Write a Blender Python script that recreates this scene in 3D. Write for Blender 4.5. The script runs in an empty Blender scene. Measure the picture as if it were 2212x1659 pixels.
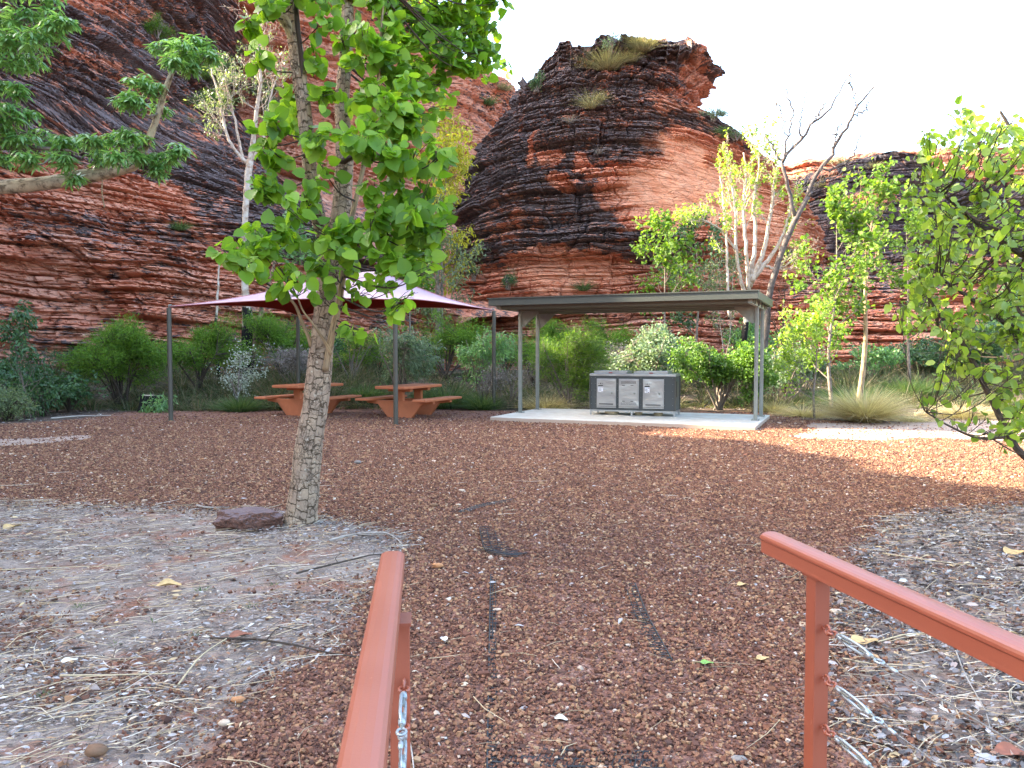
import bpy, math
import numpy as np
from mathutils import Vector

R = math.radians
scene = bpy.context.scene
col = scene.collection
F = 1671.0          # focal length in units of the 2212 px wide photo
PITCH = R(2.31)
CAMZ = 1.55
_cp, _sp = math.cos(PITCH), math.sin(PITCH)

def at(px, py, Y):
    a = (px - 1106.0) / F; b = (829.5 - py) / F
    d = np.array([a, _cp + b * _sp, -_sp + b * _cp])
    return np.array([0, 0, CAMZ]) + d * (Y / d[1])

def gnd(px, py, z=0.0):
    a = (px - 1106.0) / F; b = (829.5 - py) / F
    d = np.array([a, _cp + b * _sp, -_sp + b * _cp])
    return np.array([0, 0, CAMZ]) + d * ((z - CAMZ) / d[2])

def proj(P):
    x = P[..., 0]; y = P[..., 1]; z = P[..., 2] - CAMZ
    fwd = y * _cp - z * _sp
    up = y * _sp + z * _cp
    fwd = np.where(fwd < 0.1, 0.1, fwd)
    return 1106 + F * x / fwd, 829.5 - F * up / fwd

# ---------------------------------------------------------------- noise
def _hash(*k):
    h = np.zeros(np.broadcast(*k).shape if len(k) > 1 else np.shape(k[0]), dtype=np.uint64) + np.uint64(0x9E3779B97F4A7C15)
    for i, a in enumerate(k):
        a = np.asarray(a).astype(np.int64).astype(np.uint64)
        h = (h ^ (a * np.uint64(0xBF58476D1CE4E5B9) + np.uint64(i * 7919 + 11)))
        h = h * np.uint64(0x94D049BB133111EB)
        h ^= (h >> np.uint64(29))
    h = h * np.uint64(0xBF58476D1CE4E5B9)
    h ^= (h >> np.uint64(32))
    return (h & np.uint64(0xFFFFFF)).astype(np.float64) / float(0xFFFFFF)

def vn(x, y, z=0.0, seed=0):
    x, y, z = np.broadcast_arrays(np.asarray(x, float), np.asarray(y, float), np.asarray(z, float))
    xi = np.floor(x); yi = np.floor(y); zi = np.floor(z)
    fx = x - xi; fy = y - yi; fz = z - zi
    fx = fx * fx * (3 - 2 * fx); fy = fy * fy * (3 - 2 * fy); fz = fz * fz * (3 - 2 * fz)
    r = 0
    flat = not np.any(fz)
    for dz in ((0,) if flat else (0, 1)):
        wz = 1.0 if flat else (fz if dz else 1 - fz)
        for dy in (0, 1):
            wy = fy if dy else 1 - fy
            for dx in (0, 1):
                wx = fx if dx else 1 - fx
                r = r + wx * wy * wz * _hash(xi + dx, yi + dy, zi + dz, np.int64(seed))
    return r

def fbm(x, y, z=0.0, seed=0, octv=4):
    s = 0; a = 0.5; t = 0
    for i in range(octv):
        s = s + a * vn(np.asarray(x) * 2 ** i, np.asarray(y) * 2 ** i, np.asarray(z) * 2 ** i, seed + i * 17); t += a; a *= .5
    return s / t

def sst(a, b, x):
    t = np.clip((x - a) / (b - a), 0, 1)
    return t * t * (3 - 2 * t)

# ---------------------------------------------------------------- mesh builder
class MB:
    def __init__(s):
        s.V = []; s.Fa = {}; s.n = 0; s.A = []; s.UV = []
    def add(s, V, faces, rnd=0.5, uv=None):
        V = np.asarray(V, float).reshape(-1, 3)
        if isinstance(faces, np.ndarray):
            faces = [faces]
        for f in faces:
            f = np.asarray(f, dtype=np.int64)
            if f.ndim == 1: f = f[None]
            if f.size: s.Fa.setdefault(f.shape[1], []).append(f + s.n)
        s.V.append(V)
        s.A.append(np.broadcast_to(np.asarray(rnd, float).reshape(-1) if np.ndim(rnd) else np.array([float(rnd)]), (len(V),)))
        s.UV.append(np.zeros((len(V), 2)) if uv is None else np.asarray(uv, float))
        s.n += len(V)
        return s
    def box(s, c, size, M=None, rnd=0.5):
        c = np.asarray(c, float); h = np.asarray(size, float) / 2
        P = np.array([[x, y, z] for x in (-1, 1) for y in (-1, 1) for z in (-1, 1)], float) * h
        if M is not None: P = P @ np.asarray(M).T
        s.add(P + c, np.array([[0, 1, 3, 2], [4, 6, 7, 5], [0, 4, 5, 1], [2, 3, 7, 6], [0, 2, 6, 4], [1, 5, 7, 3]]), rnd)
        return s
    def tube(s, pts, rad, n=8, rnd=0.5, cap=True, closed=False, vscale=1.0, jitter=0.0, seed=0):
        pts = np.asarray(pts, float); m = len(pts)
        rad = np.broadcast_to(np.asarray(rad, float), (m,))
        tan = np.gradient(pts, axis=0)
        if closed:
            tan = np.roll(pts, -1, 0) - np.roll(pts, 1, 0)
        tan /= np.linalg.norm(tan, axis=1)[:, None] + 1e-12
        up = np.array([0, 0, 1.0]) if abs(tan[0, 2]) < .9 else np.array([1.0, 0, 0])
        u = np.cross(tan[0], up); u /= np.linalg.norm(u)
        U = []; W = []
        for i in range(m):
            u = u - tan[i] * (u @ tan[i]); u /= np.linalg.norm(u) + 1e-12
            U.append(u); W.append(np.cross(tan[i], u))
        U = np.array(U); W = np.array(W)
        a = np.linspace(0, 2 * np.pi, n, endpoint=False)
        rr = rad[:, None] * np.ones((m, n))
        if jitter:
            rr = rr * (1 + jitter * (vn(np.cos(a)[None] * 1.5 + 5, np.sin(a)[None] * 1.5 + 5, np.arange(m)[:, None] * .35, seed) - .5) * 2)
        P = pts[:, None] + rr[..., None] * (np.cos(a)[None, :, None] * U[:, None] + np.sin(a)[None, :, None] * W[:, None])
        L = np.concatenate([[0], np.cumsum(np.linalg.norm(np.diff(pts, axis=0), axis=1))])
        uv = np.stack([np.broadcast_to(a / (2 * np.pi), (m, n)), np.broadcast_to((L * vscale)[:, None], (m, n))], -1)
        idx = np.arange(m * n).reshape(m, n)
        mm = m if closed else m - 1
        i0 = idx[:mm]; i1 = np.roll(idx, -1, 0)[:mm]
        Fq = np.stack([i0, np.roll(i0, -1, 1), np.roll(i1, -1, 1), i1], -1).reshape(-1, 4)
        faces = [Fq]
        if cap and not closed:
            faces += [idx[0][::-1].copy(), idx[-1].copy()]
        s.add(P.reshape(-1, 3), faces, rnd, uv.reshape(-1, 2))
        return s
    def prism(s, poly, p0, ax, bx, ext, rnd=0.5):
        """polygon in the plane (ax, bx) at p0, extruded by vector ext"""
        poly = np.asarray(poly, float); n = len(poly)
        A = np.asarray(p0, float) + poly[:, :1] * np.asarray(ax, float) + poly[:, 1:2] * np.asarray(bx, float)
        V = np.concatenate([A, A + np.asarray(ext, float)])
        i = np.arange(n); j = (i + 1) % n
        s.add(V, [np.stack([i, j, j + n, i + n], -1), i[::-1].copy(), (i + n)], rnd)
        return s
    def build(s, name, mat, parent=None, smooth=False, attrs=None, bevel=0):
        me = bpy.data.meshes.new(name)
        V = np.concatenate(s.V) if s.V else np.zeros((0, 3))
        me.vertices.add(len(V)); me.vertices.foreach_set('co', V.astype(np.float32).ravel())
        loops = []; starts = []; tot = []
        c = 0
        for k, L in s.Fa.items():
            f = np.concatenate(L); loops.append(f.ravel())
            starts.append(c + np.arange(len(f)) * k); tot.append(np.full(len(f), k)); c += f.size
        loops = np.concatenate(loops).astype(np.int32); starts = np.concatenate(starts).astype(np.int32)
        me.loops.add(len(loops)); me.loops.foreach_set('vertex_index', loops)
        me.polygons.add(len(starts)); me.polygons.foreach_set('loop_start', starts)
        me.polygons.foreach_set('loop_total', np.concatenate(tot).astype(np.int32))
        me.update(calc_edges=True)
        me.validate()
        me.polygons.foreach_set('use_smooth', np.full(len(me.polygons), bool(smooth)))
        a = me.attributes.new('rnd', 'FLOAT', 'POINT'); a.data.foreach_set('value', np.concatenate(s.A).astype(np.float32))
        UV = np.concatenate(s.UV).astype(np.float32)
        if UV.any():
            a = me.attributes.new('uvp', 'FLOAT_VECTOR', 'POINT')
            a.data.foreach_set('vector', np.concatenate([UV, np.zeros((len(UV), 1), np.float32)], 1).ravel())
        for k, v in (attrs or {}).items():
            a = me.attributes.new(k, 'FLOAT', 'POINT'); a.data.foreach_set('value', np.asarray(v, np.float32).ravel())
        o = bpy.data.objects.new(name, me); col.objects.link(o)
        me.materials.append(mat)
        if parent is not None:
            o.parent = parent
            o.matrix_parent_inverse = parent.matrix_basis.inverted()
        if bevel:
            m = o.modifiers.new('bevel', 'BEVEL'); m.width = bevel; m.segments = 2; m.limit_method = 'ANGLE'; m.angle_limit = R(40)
        return o

def tag(o, label=None, cat=None, group=None, kind=None):
    if label: o['label'] = label
    if cat: o['category'] = cat
    if group: o['group'] = group
    if kind: o['kind'] = kind
    return o

def thing(name, loc, label, cat, group=None):
    o = bpy.data.objects.new(name, None); col.objects.link(o)
    o.location = [float(v) for v in loc]
    o.empty_display_size = .2
    return tag(o, label, cat, group)

# ---------------------------------------------------------------- materials
class NT:
    def __init__(s, name):
        s.m = bpy.data.materials.new(name); s.m.use_nodes = True
        s.t = s.m.node_tree; s.t.nodes.clear()
        s.out = s.t.nodes.new('ShaderNodeOutputMaterial')
    def n(s, typ, ins=None, **props):
        nd = s.t.nodes.new('ShaderNode' + typ)
        for k, v in props.items(): setattr(nd, k, v)
        for k, v in (ins or {}).items():
            sk = nd.inputs[k]
            if isinstance(v, tuple) and len(v) == 2 and hasattr(v[0], 'outputs'):
                s.t.links.new(v[0].outputs[v[1]], sk)
            elif hasattr(v, 'outputs'):
                s.t.links.new(v.outputs[0], sk)
            else:
                sk.default_value = v
        return nd
    def math(s, op, a, b=0.0, c=0.0, clamp=False):
        return s.n('Math', {0: a, 1: b, 2: c}, operation=op, use_clamp=clamp)
    def attr(s, name, out='Fac'):
        return (s.n('Attribute', attribute_name=name), out)
    def ramp(s, fac, stops, interp='LINEAR'):
        nd = s.n('ValToRGB', {0: fac}); cr = nd.color_ramp; cr.interpolation = interp
        while len(cr.elements) < len(stops): cr.elements.new(0.5)
        for e, (p, c) in zip(cr.elements, stops):
            e.position = p; e.color = (c if len(c) == 4 else tuple(c) + (1,)) if not isinstance(c, (int, float)) else (c, c, c, 1)
        return nd
    def mix(s, fac, a, b, mode='MIX'):
        nd = s.t.nodes.new('ShaderNodeMix'); nd.data_type = 'RGBA'; nd.blend_type = mode; nd.clamp_factor = True
        for k, v in ((0, fac), (6, a), (7, b)):
            if isinstance(v, tuple) and len(v) == 2 and hasattr(v[0], 'outputs'): s.t.links.new(v[0].outputs[v[1]], nd.inputs[k])
            elif hasattr(v, 'outputs'): s.t.links.new(v.outputs[0], nd.inputs[k])
            else: nd.inputs[k].default_value = v if k == 0 else (tuple(v) + (1,))[:4]
        return (nd, 2)
    def noise(s, vec, scale, detail=4, rough=.55, dist=0.0, out=0):
        ins = {'Scale': scale, 'Detail': detail, 'Roughness': rough, 'Distortion': dist}
        if vec is not None: ins['Vector'] = vec
        return (s.n('TexNoise', ins), out)
    def mapping(s, vec, scale=(1, 1, 1), rot=(0, 0, 0)):
        return (s.n('Mapping', {'Vector': vec, 'Scale': scale, 'Rotation': rot}), 0)
    def obj(s):
        return (s.n('TexCoord'), 'Object')
    def bump(s, h, strength=.5, dist=.02, normal=None):
        ins = {'Height': h, 'Strength': strength, 'Distance': dist}
        if normal is not None: ins['Normal'] = normal
        return (s.n('Bump', ins), 0)
    def bsdf(s, color, rough=.7, metal=0.0, normal=None, spec=None, **kw):
        ins = {'Base Color': color if not (isinstance(color, tuple) and len(color) == 3) else color + (1,), 'Roughness': rough, 'Metallic': metal}
        if normal is not None: ins['Normal'] = normal
        if spec is not None: ins['Specular IOR Level'] = spec
        ins.update(kw)
        return s.n('BsdfPrincipled', ins)
    def done(s, sh):
        s.t.links.new(sh.outputs[0], s.out.inputs[0]); return s.m

def mat_simple(name, c, rough=.6, metal=0.0, var=.12, nscale=6.0, bump=.15, spec=None, dirt=None):
    t = NT(name); o = t.obj()
    nz = t.noise(o, nscale, 5)
    c1 = tuple(v * (1 - var) for v in c); c2 = tuple(min(1, v * (1 + var)) for v in c)
    cc = t.mix(t.ramp(nz, [(.3, 0.0), (.7, 1.0)]), c1, c2)
    if dirt:
        cc = t.mix(t.ramp(t.noise(o, nscale * 2.3, 6, .65), [(.55, 0.0), (.75, .6)]), cc, dirt)
    b = t.bump(t.noise(o, nscale * 12, 4), bump, .004)
    return t.done(t.bsdf(cc, rough, metal, b, spec))

def mat_leaf(name, cols, trans=.35, rough=.45, spec=.4, tcol=None):
    """cols: stops along the per-leaf random value"""
    t = NT(name)
    r = t.attr('rnd')
    n = len(cols)
    cr = t.ramp(r, [(i / max(1, n - 1), c) for i, c in enumerate(cols)])
    p = t.bsdf((cr, 0), rough, spec=spec)
    tc = t.mix(1.0, (cr, 0), tcol or (1.0, 1.0, .5), 'MULTIPLY')
    sc = t.n('VectorMath', {0: tc, 'Scale': 1.9}, operation='SCALE')
    tr = t.n('BsdfTranslucent', {'Color': (sc, 0)})
    mx = t.n('MixShader', {0: trans, 1: p, 2: tr})
    return t.done(mx)

def mat_bark(name, c1, c2, crack=(.03, .022, .018), kind='block', vs=9.0, us=7.0, cw=.06, char=None):
    t = NT(name); uv = t.attr('uvp', 'Vector'); o = t.obj()
    nz = t.noise(o, 7, 5, .6)
    base = t.mix(t.ramp(nz, [(.35, 0.0), (.65, 1.0)]), c1, c2)
    if kind == 'block':
        sx = t.n('SeparateXYZ', {0: uv})
        sw = t.n('CombineXYZ', {0: (sx, 1), 1: t.math('MULTIPLY', (sx, 0), .25 * us), 2: 0.0})
        dv = t.n('VectorMath', {0: t.noise(o, 7, 3, .6, out=1), 1: (.5, .5, .5)}, operation='SUBTRACT')
        vec = t.n('VectorMath', {0: (sw, 0), 1: (t.n('VectorMath', {0: (dv, 0), 1: (.16, .20, 0)}, operation='MULTIPLY'), 0)}, operation='ADD')
        br = t.n('TexBrick', {'Vector': (vec, 0), 'Color1': (.1, .1, .1, 1), 'Color2': (.9, .9, .9, 1), 'Scale': 1.0, 'Mortar Size': cw * .13, 'Mortar Smooth': .45, 'Brick Width': 1.0 / vs, 'Row Height': .25}, offset=.43, squash=1.5, squash_frequency=3)
        wob = t.n('VectorMath', {0: t.mapping(uv, (us * 2.2, vs * 1.6, 1)), 1: (t.n('VectorMath', {0: (dv, 0), 'Scale': 2.0}, operation='SCALE'), 0)}, operation='ADD')
        g1 = t.n('TexVoronoi', {'Vector': (wob, 0), 'Scale': 1.0, 'Randomness': 1.0}, distance='CHEBYCHEV')
        g2 = t.n('TexVoronoi', {'Vector': (wob, 0), 'Scale': 1.0, 'Randomness': 1.0}, distance='CHEBYCHEV', feature='F2')
        e2 = t.math('SUBTRACT', (g2, 0), (g1, 0))
        gate = t.ramp(t.noise(o, 6.5, 3), [(.44, 1.0), (.54, 0.0)])
        m2 = t.math('MAXIMUM', t.math('DIVIDE', e2, .06, clamp=True), gate)
        gate1 = t.ramp(t.noise(o, 4.0, 3), [(.34, .75), (.44, 0.0)])
        m1 = t.math('MAXIMUM', t.math('SUBTRACT', 1.0, (br, 'Fac')), gate1)
        mk = t.math('MULTIPLY', m1, m2)
        f1 = g1
        hs = t.n('SeparateColor', {0: (br, 'Color')})
        base = t.mix(t.math('MULTIPLY', (hs, 0), .8), base, c2)
        base = t.mix(t.ramp(t.noise(t.mapping(uv, (us * 3, vs * .8, 1)), 1.0, 5, .75), [(.52, 0.0), (.66, .7)]), base, tuple(v * .5 for v in c2))
        base = t.mix(t.ramp(t.noise(o, 22, 5, .7), [(.60, 0.0), (.68, .8)]), base, (.62, .55, .44))
        col_ = t.mix(mk, crack, base)
        h = t.math('ADD', t.math('MULTIPLY', mk, 1.0), t.math('ADD', t.math('MULTIPLY', t.noise(o, 30, 5, .7), .5), t.math('MULTIPLY', (hs, 1), .3)))
        nrm = t.bump(h, 1.0, .03)
    else:
        st = t.noise(t.mapping(uv, (us, vs, 1)), 1.0, 5, .7)
        col_ = t.mix(t.ramp(st, [(.46, 0.0), (.62, 1.0)]), base, crack)
        nrm = t.bump(st, .5, .01)
    if char:
        z = t.n('SeparateXYZ', {0: o})
        k = t.math('SUBTRACT', (z, 2), char)
        k2 = t.math('ADD', k, t.math('MULTIPLY', t.math('SUBTRACT', t.noise(o, 2.2, 4), .5), 5.0))
        col_ = t.mix(t.ramp(k2, [(.0, 1.0), (.25, 0.0)]), col_, (.012, .011, .011))
    return t.done(t.bsdf(col_, .88, 0, nrm, .2))

# ---------------------------------------------------------------- leaves
T_HEART = (np.array([[0, 0, 0], [0, .33, -.03], [0, .70, -.03], [0, 1.06, -.05],
                     [-.22, -.10, .02], [-.46, .08, .05], [-.52, .38, .06], [-.38, .70, .03],
                     [.22, -.10, .02], [.46, .08, .05], [.52, .38, .06], [.38, .70, .03]], float),
           [np.array([[0, 1, 5, 4], [1, 2, 6, 5], [2, 3, 7, 6], [0, 8, 9, 1], [1, 9, 10, 2], [2, 10, 11, 3]])])
T_OVAL = (np.array([[0, 0, 0], [0, .5, -.0], [0, 1, -.1], [-.3, .25, .07], [-.3, .72, .04], [.3, .25, .07], [.3, .72, .04]], float),
          [np.array([[0, 1, 4, 3], [0, 5, 6, 1]]), np.array([[1, 2, 4], [1, 6, 2]])])
T_LANCE = (np.array([[0, 0, 0], [-.09, .4, .02], [.09, .4, .02], [-.07, .7, -.04], [.07, .7, -.04], [0, 1.0, -.14]], float),
           [np.array([[1, 2, 4, 3]]), np.array([[0, 2, 1], [3, 4, 5]])])
T_FINE = (np.array([[0, 0, 0], [-.16, .5, .04], [0, 1, 0], [.16, .5, -.04]], float), [np.array([[0, 3, 2, 1]])])
T_BLADE = (np.array([[-.5, 0, 0], [.5, 0, 0], [-.38, .45, .02], [.38, .45, .02], [0, 1, -.12]], float),
           [np.array([[0, 1, 3, 2]]), np.array([[2, 3, 4]])])
T_SPRIG = (np.array([[0, 0, 0], [-.22, .25, .06], [-.1, .42, 0], [0, .12, 0], [.25, .42, .05], [.1, .6, 0], [0, .45, 0], [-.18, .85, .04], [0, 1.05, 0], [.05, .7, 0]], float),
           [np.array([[0, 3, 2, 1], [3, 4, 5, 6], [6, 9, 8, 7]])])

def unit(v):
    return v / (np.linalg.norm(v, axis=-1, keepdims=True) + 1e-12)

def leaves(mb, rng, pos, axis, size, tmpl, nrm=None, rnd=None, wscale=1.0):
    """vectorised leaf cards: every leaf grows from pos along axis"""
    N = len(pos)
    if N == 0: return
    axis = unit(axis)
    if nrm is None: nrm = rng.normal(size=(N, 3)) + np.array([0, 0, .8])
    x = np.cross(axis, nrm); x = unit(x); z = np.cross(x, axis)
    T, Fc = tmpl
    k = len(T)
    size = np.broadcast_to(np.asarray(size, float), (N,))
    curl = rng.uniform(.4, 2.2, N)
    V = pos[:, None] + size[:, None, None] * (T[None, :, :1] * wscale * x[:, None] + T[None, :, 1:2] * axis[:, None] + T[None, :, 2:3] * curl[:, None, None] * z[:, None])
    if rnd is None: rnd = rng.random(N)
    off = (np.arange(N) * k)[:, None, None]
    mb.add(V.reshape(-1, 3), [(f[None] + off).reshape(-1, f.shape[1]) for f in Fc], np.repeat(rnd, k))

def curve(pts, n=None, wob=0.0, rng=None):
    """Catmull-Rom through points"""
    P = np.asarray(pts, float)
    if len(P) < 3:
        t = np.linspace(0, 1, n or 5)[:, None]; Q = P[0] * (1 - t) + P[-1] * t
    else:
        E = np.vstack([2 * P[0] - P[1], P, 2 * P[-1] - P[-2]])
        k = max(2, int((n or len(P) * 4) / (len(P) - 1)))
        out = []
        for i in range(len(P) - 1):
            t = np.linspace(0, 1, k, endpoint=False)[:, None]
            a, b, c, d = E[i], E[i + 1], E[i + 2], E[i + 3]
            out.append(.5 * ((2 * b) + (-a + c) * t + (2 * a - 5 * b + 4 * c - d) * t ** 2 + (-a + 3 * b - 3 * c + d) * t ** 3))
        Q = np.vstack(out + [P[-1:]])
    if wob and rng is not None:
        w = rng.normal(size=Q.shape) * wob; w[0] = 0; w[-1] = 0
        Q = Q + w
    return Q

def grow(rng, start, d, length, r, level, maxlevel, kids, spread, up, out, tips, wander=.16, shrink=.62, t0=.3, seglen=None):
    n = 6 if level < maxlevel else 4
    pts = [np.array(start, float)]; d = unit(np.array(d, float)); step = length / n
    for i in range(n):
        d = unit(d + rng.normal(size=3) * wander + np.array([0, 0, up]))
        pts.append(pts[-1] + d * step)
    pts = np.array(pts); rad = np.linspace(r, max(r * .45, .0025), n + 1)
    out.append((pts, rad, level))
    if level == maxlevel:
        tips.append(pts); return
    m = kids[level]
    for j in range(m):
        t = t0 + (1 - t0) * (j + rng.random()) / m
        i = min(n - 1, int(t * n)); f = t * n - i
        p = pts[i] * (1 - f) + pts[i + 1] * f
        td = unit(pts[i + 1] - pts[i])
        a = rng.uniform(0, 2 * np.pi)
        side = unit(np.cross(td, [math.cos(a), math.sin(a), .3 * math.sin(a * 3)]))
        nd = unit(td * (1 - spread) + side * spread * 1.3)
        grow(rng, p, nd, length * shrink * rng.uniform(.7, 1.15) * (1.15 - .5 * t), rad[i] * .6, level + 1, maxlevel, kids, spread, up, out, tips, wander, shrink, .25)
    if level < maxlevel:
        grow(rng, pts[-1], d, length * shrink * .7, rad[-1] * .9, level + 1, maxlevel, kids, spread, up, out, tips, wander, shrink, .25)
# ================================================================ camera, light, world
cam_d = bpy.data.cameras.new('camera'); cam = bpy.data.objects.new('camera', cam_d); col.objects.link(cam)
cam.location = (0, 0, CAMZ); cam.rotation_euler = (R(90) - PITCH, 0, 0)
cam_d.sensor_width = 36; cam_d.lens = 36 * F / 2212; cam_d.clip_end = 3000; cam_d.clip_start = .02
scene.camera = cam

SUN_EL = R(30); SUN_AZ = R(172)          # direction towards the sun, measured from +X
sdir = Vector((math.cos(SUN_EL) * math.cos(SUN_AZ), math.cos(SUN_EL) * math.sin(SUN_AZ), math.sin(SUN_EL)))
sd = bpy.data.lights.new('sun', 'SUN'); sd.energy = 4.0; sd.angle = R(.53); sd.color = (1.0, .86, .66)
sun = bpy.data.objects.new('sun', sd); col.objects.link(sun)
sun.rotation_euler = sdir.to_track_quat('Z', 'Y').to_euler(); sun.location = (-20, 5, 40)

w = bpy.data.worlds.new('World'); scene.world = w; w.use_nodes = True
nt = w.node_tree; nt.nodes.clear()
sky = nt.nodes.new('ShaderNodeTexSky'); sky.sky_type = 'NISHITA'; sky.sun_disc = False
sky.sun_elevation = SUN_EL; sky.sun_rotation = math.pi / 2 - SUN_AZ
sky.dust_density = 4.0; sky.air_density = 1.0; sky.ozone_density = .6
bg = nt.nodes.new('ShaderNodeBackground'); bg.inputs[1].default_value = .15
wo = nt.nodes.new('ShaderNodeOutputWorld')
nt.links.new(sky.outputs[0], bg.inputs[0]); nt.links.new(bg.outputs[0], wo.inputs[0])
vs = scene.view_settings
vs.view_transform = 'Standard'; vs.look = 'None'; vs.gamma = 1; vs.exposure = 3.2; vs.use_curve_mapping = False
try:
    vs.use_white_balance = True; vs.white_balance_temperature = 6500; vs.white_balance_tint = 6
except Exception:
    pass
scene.cycles.max_bounces = 6; scene.cycles.diffuse_bounces = 4; scene.cycles.glossy_bounces = 2
scene.cycles.transmission_bounces = 4; scene.cycles.transparent_max_bounces = 4
scene.cycles.use_denoising = True
scene.cycles.caustics_reflective = False; scene.cycles.caustics_refractive = False
scene.cycles.sample_clamp_indirect = 6

# ================================================================ ground
def seg_poly(pts):
    return np.array([gnd(x, y)[:2] for x, y in pts])

def in_poly(x, y, poly):
    ins = np.zeros(x.shape, bool); n = len(poly); j = n - 1
    for i in range(n):
        xi, yi = poly[i]; xj, yj = poly[j]
        c = ((yi > y) != (yj > y)) & (x < (xj - xi) * (y - yi) / (yj - yi + 1e-12) + xi)
        ins ^= c; j = i
    return ins

# bare, leaf strewn soil on the left and on the right of the gravel path; pale sand; dark soil under the bushes
LIT_L = seg_poly([(-900, 1076), (0, 1080), (300, 1084), (600, 1100), (730, 1128), (868, 1150), (885, 1195), (835, 1235), (800, 1290), (745, 1345), (690, 1420), (640, 1470), (560, 1520), (480, 1560), (420, 1640), (330, 1800), (-900, 1800)])
LIT_R = seg_poly([(3200, 1080), (2212, 1092), (2050, 1102), (1930, 1120), (1880, 1165), (1850, 1215), (1800, 1255), (1780, 1330), (1800, 1420), (1835, 1500), (1905, 1659), (1960, 1800), (3200, 1800)])
SAND_R = seg_poly([(1730, 932), (1760, 918), (1850, 912), (2000, 905), (2212, 905), (2700, 900), (2700, 960), (2212, 955), (2000, 950), (1800, 951), (1750, 945)])
SAND_L = seg_poly([(-700, 938), (-200, 944), (0, 948), (100, 943), (215, 936), (160, 950), (90, 958), (0, 965), (-200, 972), (-700, 985)])
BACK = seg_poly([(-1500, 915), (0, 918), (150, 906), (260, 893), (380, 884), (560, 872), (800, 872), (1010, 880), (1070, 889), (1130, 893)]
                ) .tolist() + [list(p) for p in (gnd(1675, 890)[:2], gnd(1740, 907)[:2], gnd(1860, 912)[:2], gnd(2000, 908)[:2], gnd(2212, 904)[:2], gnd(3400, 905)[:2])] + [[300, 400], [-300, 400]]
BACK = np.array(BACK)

def soft_in(x, y, poly, amp=.22, sc=1.3, seed=1):
    dx = (fbm(x * sc, y * sc, 0, seed, 4) - .5) * amp * 2
    dy = (fbm(x * sc + 31, y * sc + 7, 0, seed + 3, 4) - .5) * amp * 2
    return in_poly(x + dx, y + dy, poly)

def soil_mask(x, y):
    far = np.clip(y / 9, .5, 2.0)
    m = soft_in(x, y, LIT_L, .22, 1.6, 1) | soft_in(x, y, LIT_R, .25, 1.6, 5)
    return m
def sand_mask(x, y):
    return soft_in(x, y, SAND_R, .75, .9, 9) | soft_in(x, y, SAND_L, .5, .6, 12)
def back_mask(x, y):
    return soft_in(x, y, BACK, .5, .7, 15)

def ground_z(x, y):
    bank = sst(0, 7, y - 20.5 + (x > 1) * 0 + (fbm(x * .2, y * .2, 0, 40, 3) - .5) * 4) * .75 * sst(-45, -20, -np.abs(x))
    right = sst(7, 16, x) * sst(12, 26, y) * .15
    z = bank + right
    z = z + (fbm(x * .6, y * .6, 0, 33, 3) - .5) * .05 * sst(1.0, 4, y)
    return z

def axis_pts(lo, hi, d0, d1, step, grow_=1.12):
    a = list(np.arange(d0, d1, step)); s = step; v = d0
    L = []
    while v > lo: s *= grow_; v -= s; L.append(v)
    s = step; v = a[-1]; H = []
    while v < hi: s *= grow_; v += s; H.append(v)
    return np.array(L[::-1] + a + H)

gx = axis_pts(-900, 900, -7.5, 7.5, .045); gy = axis_pts(-300, 1500, 1.8, 12, .04, 1.025)
# rows beyond the dense band grow slowly so the edges of gravel and sand stay crisp
GX, GY = np.meshgrid(gx, gy)
soil = soil_mask(GX, GY).astype(float); sandm = sand_mask(GX, GY).astype(float); backm = back_mask(GX, GY).astype(float)
def blur(a):
    b = a.copy()
    b[1:-1, 1:-1] = (a[1:-1, 1:-1] * 2 + a[:-2, 1:-1] + a[2:, 1:-1] + a[1:-1, :-2] + a[1:-1, 2:]) / 6
    return b
soil = blur(blur(soil)); sandm = blur(sandm); backm = blur(backm)
GZ = ground_z(GX, GY)
near = sst(16, 8, GY) * (np.abs(GX) < 9)
GZ = GZ + near * ((fbm(GX * 9, GY * 9, 0, 50, 3) - .5) * .022 + (soil > .5) * (fbm(GX * 4, GY * 4, 0, 51, 4) - .5) * .04 - .012 * soil)
idx = np.arange(GX.size).reshape(GX.shape)
q = np.stack([idx[:-1, :-1], idx[:-1, 1:], idx[1:, 1:], idx[1:, :-1]], -1).reshape(-1, 4)

t = NT('ground_soil'); o = t.obj()
pos = o
big = t.noise(o, .7, 5, .6); mid = t.noise(o, 5, 5, .6); fine = t.noise(o, 60, 4, .7)
cell = t.n('TexVoronoi', {'Vector': o, 'Scale': 62.0, 'Randomness': 1.0})
cs = t.n('SeparateColor', {0: (cell, 'Color')})
gcol = t.ramp((cs, 0), [(0.0, (.085, .028, .017)), (.3, (.165, .055, .031)), (.6, (.24, .09, .05)), (.82, (.33, .14, .078)), (.93, (.40, .20, .12)), (1.0, (.62, .43, .32))])
gcol2 = t.mix(t.ramp(t.noise(t.mapping(o, (.5, 1.6, 1)), 1.3, 4, .6), [(.42, 0.0), (.72, .55)]), (gcol, 0), (.40, .235, .19))
edge = t.n('TexVoronoi', {'Vector': o, 'Scale': 62.0, 'Randomness': 1.0}, feature='F1')
gcol2 = t.mix(.14, gcol2, (.34, .22, .19))
clump = t.math('ADD', t.math('MULTIPLY', t.noise(o, 17, 3, .7), .6), t.math('MULTIPLY', t.noise(t.mapping(o, (1, 2.2, 1)), 6.0, 4, .7), .4))
gcol2 = t.mix(t.ramp(clump, [(.36, .85), (.50, 0.0)]), gcol2, (.075, .032, .024))
gcol2 = t.mix(t.ramp(t.noise(o, 33, 2, .6), [(.64, 0.0), (.72, .8)]), gcol2, (.50, .36, .28))
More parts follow.
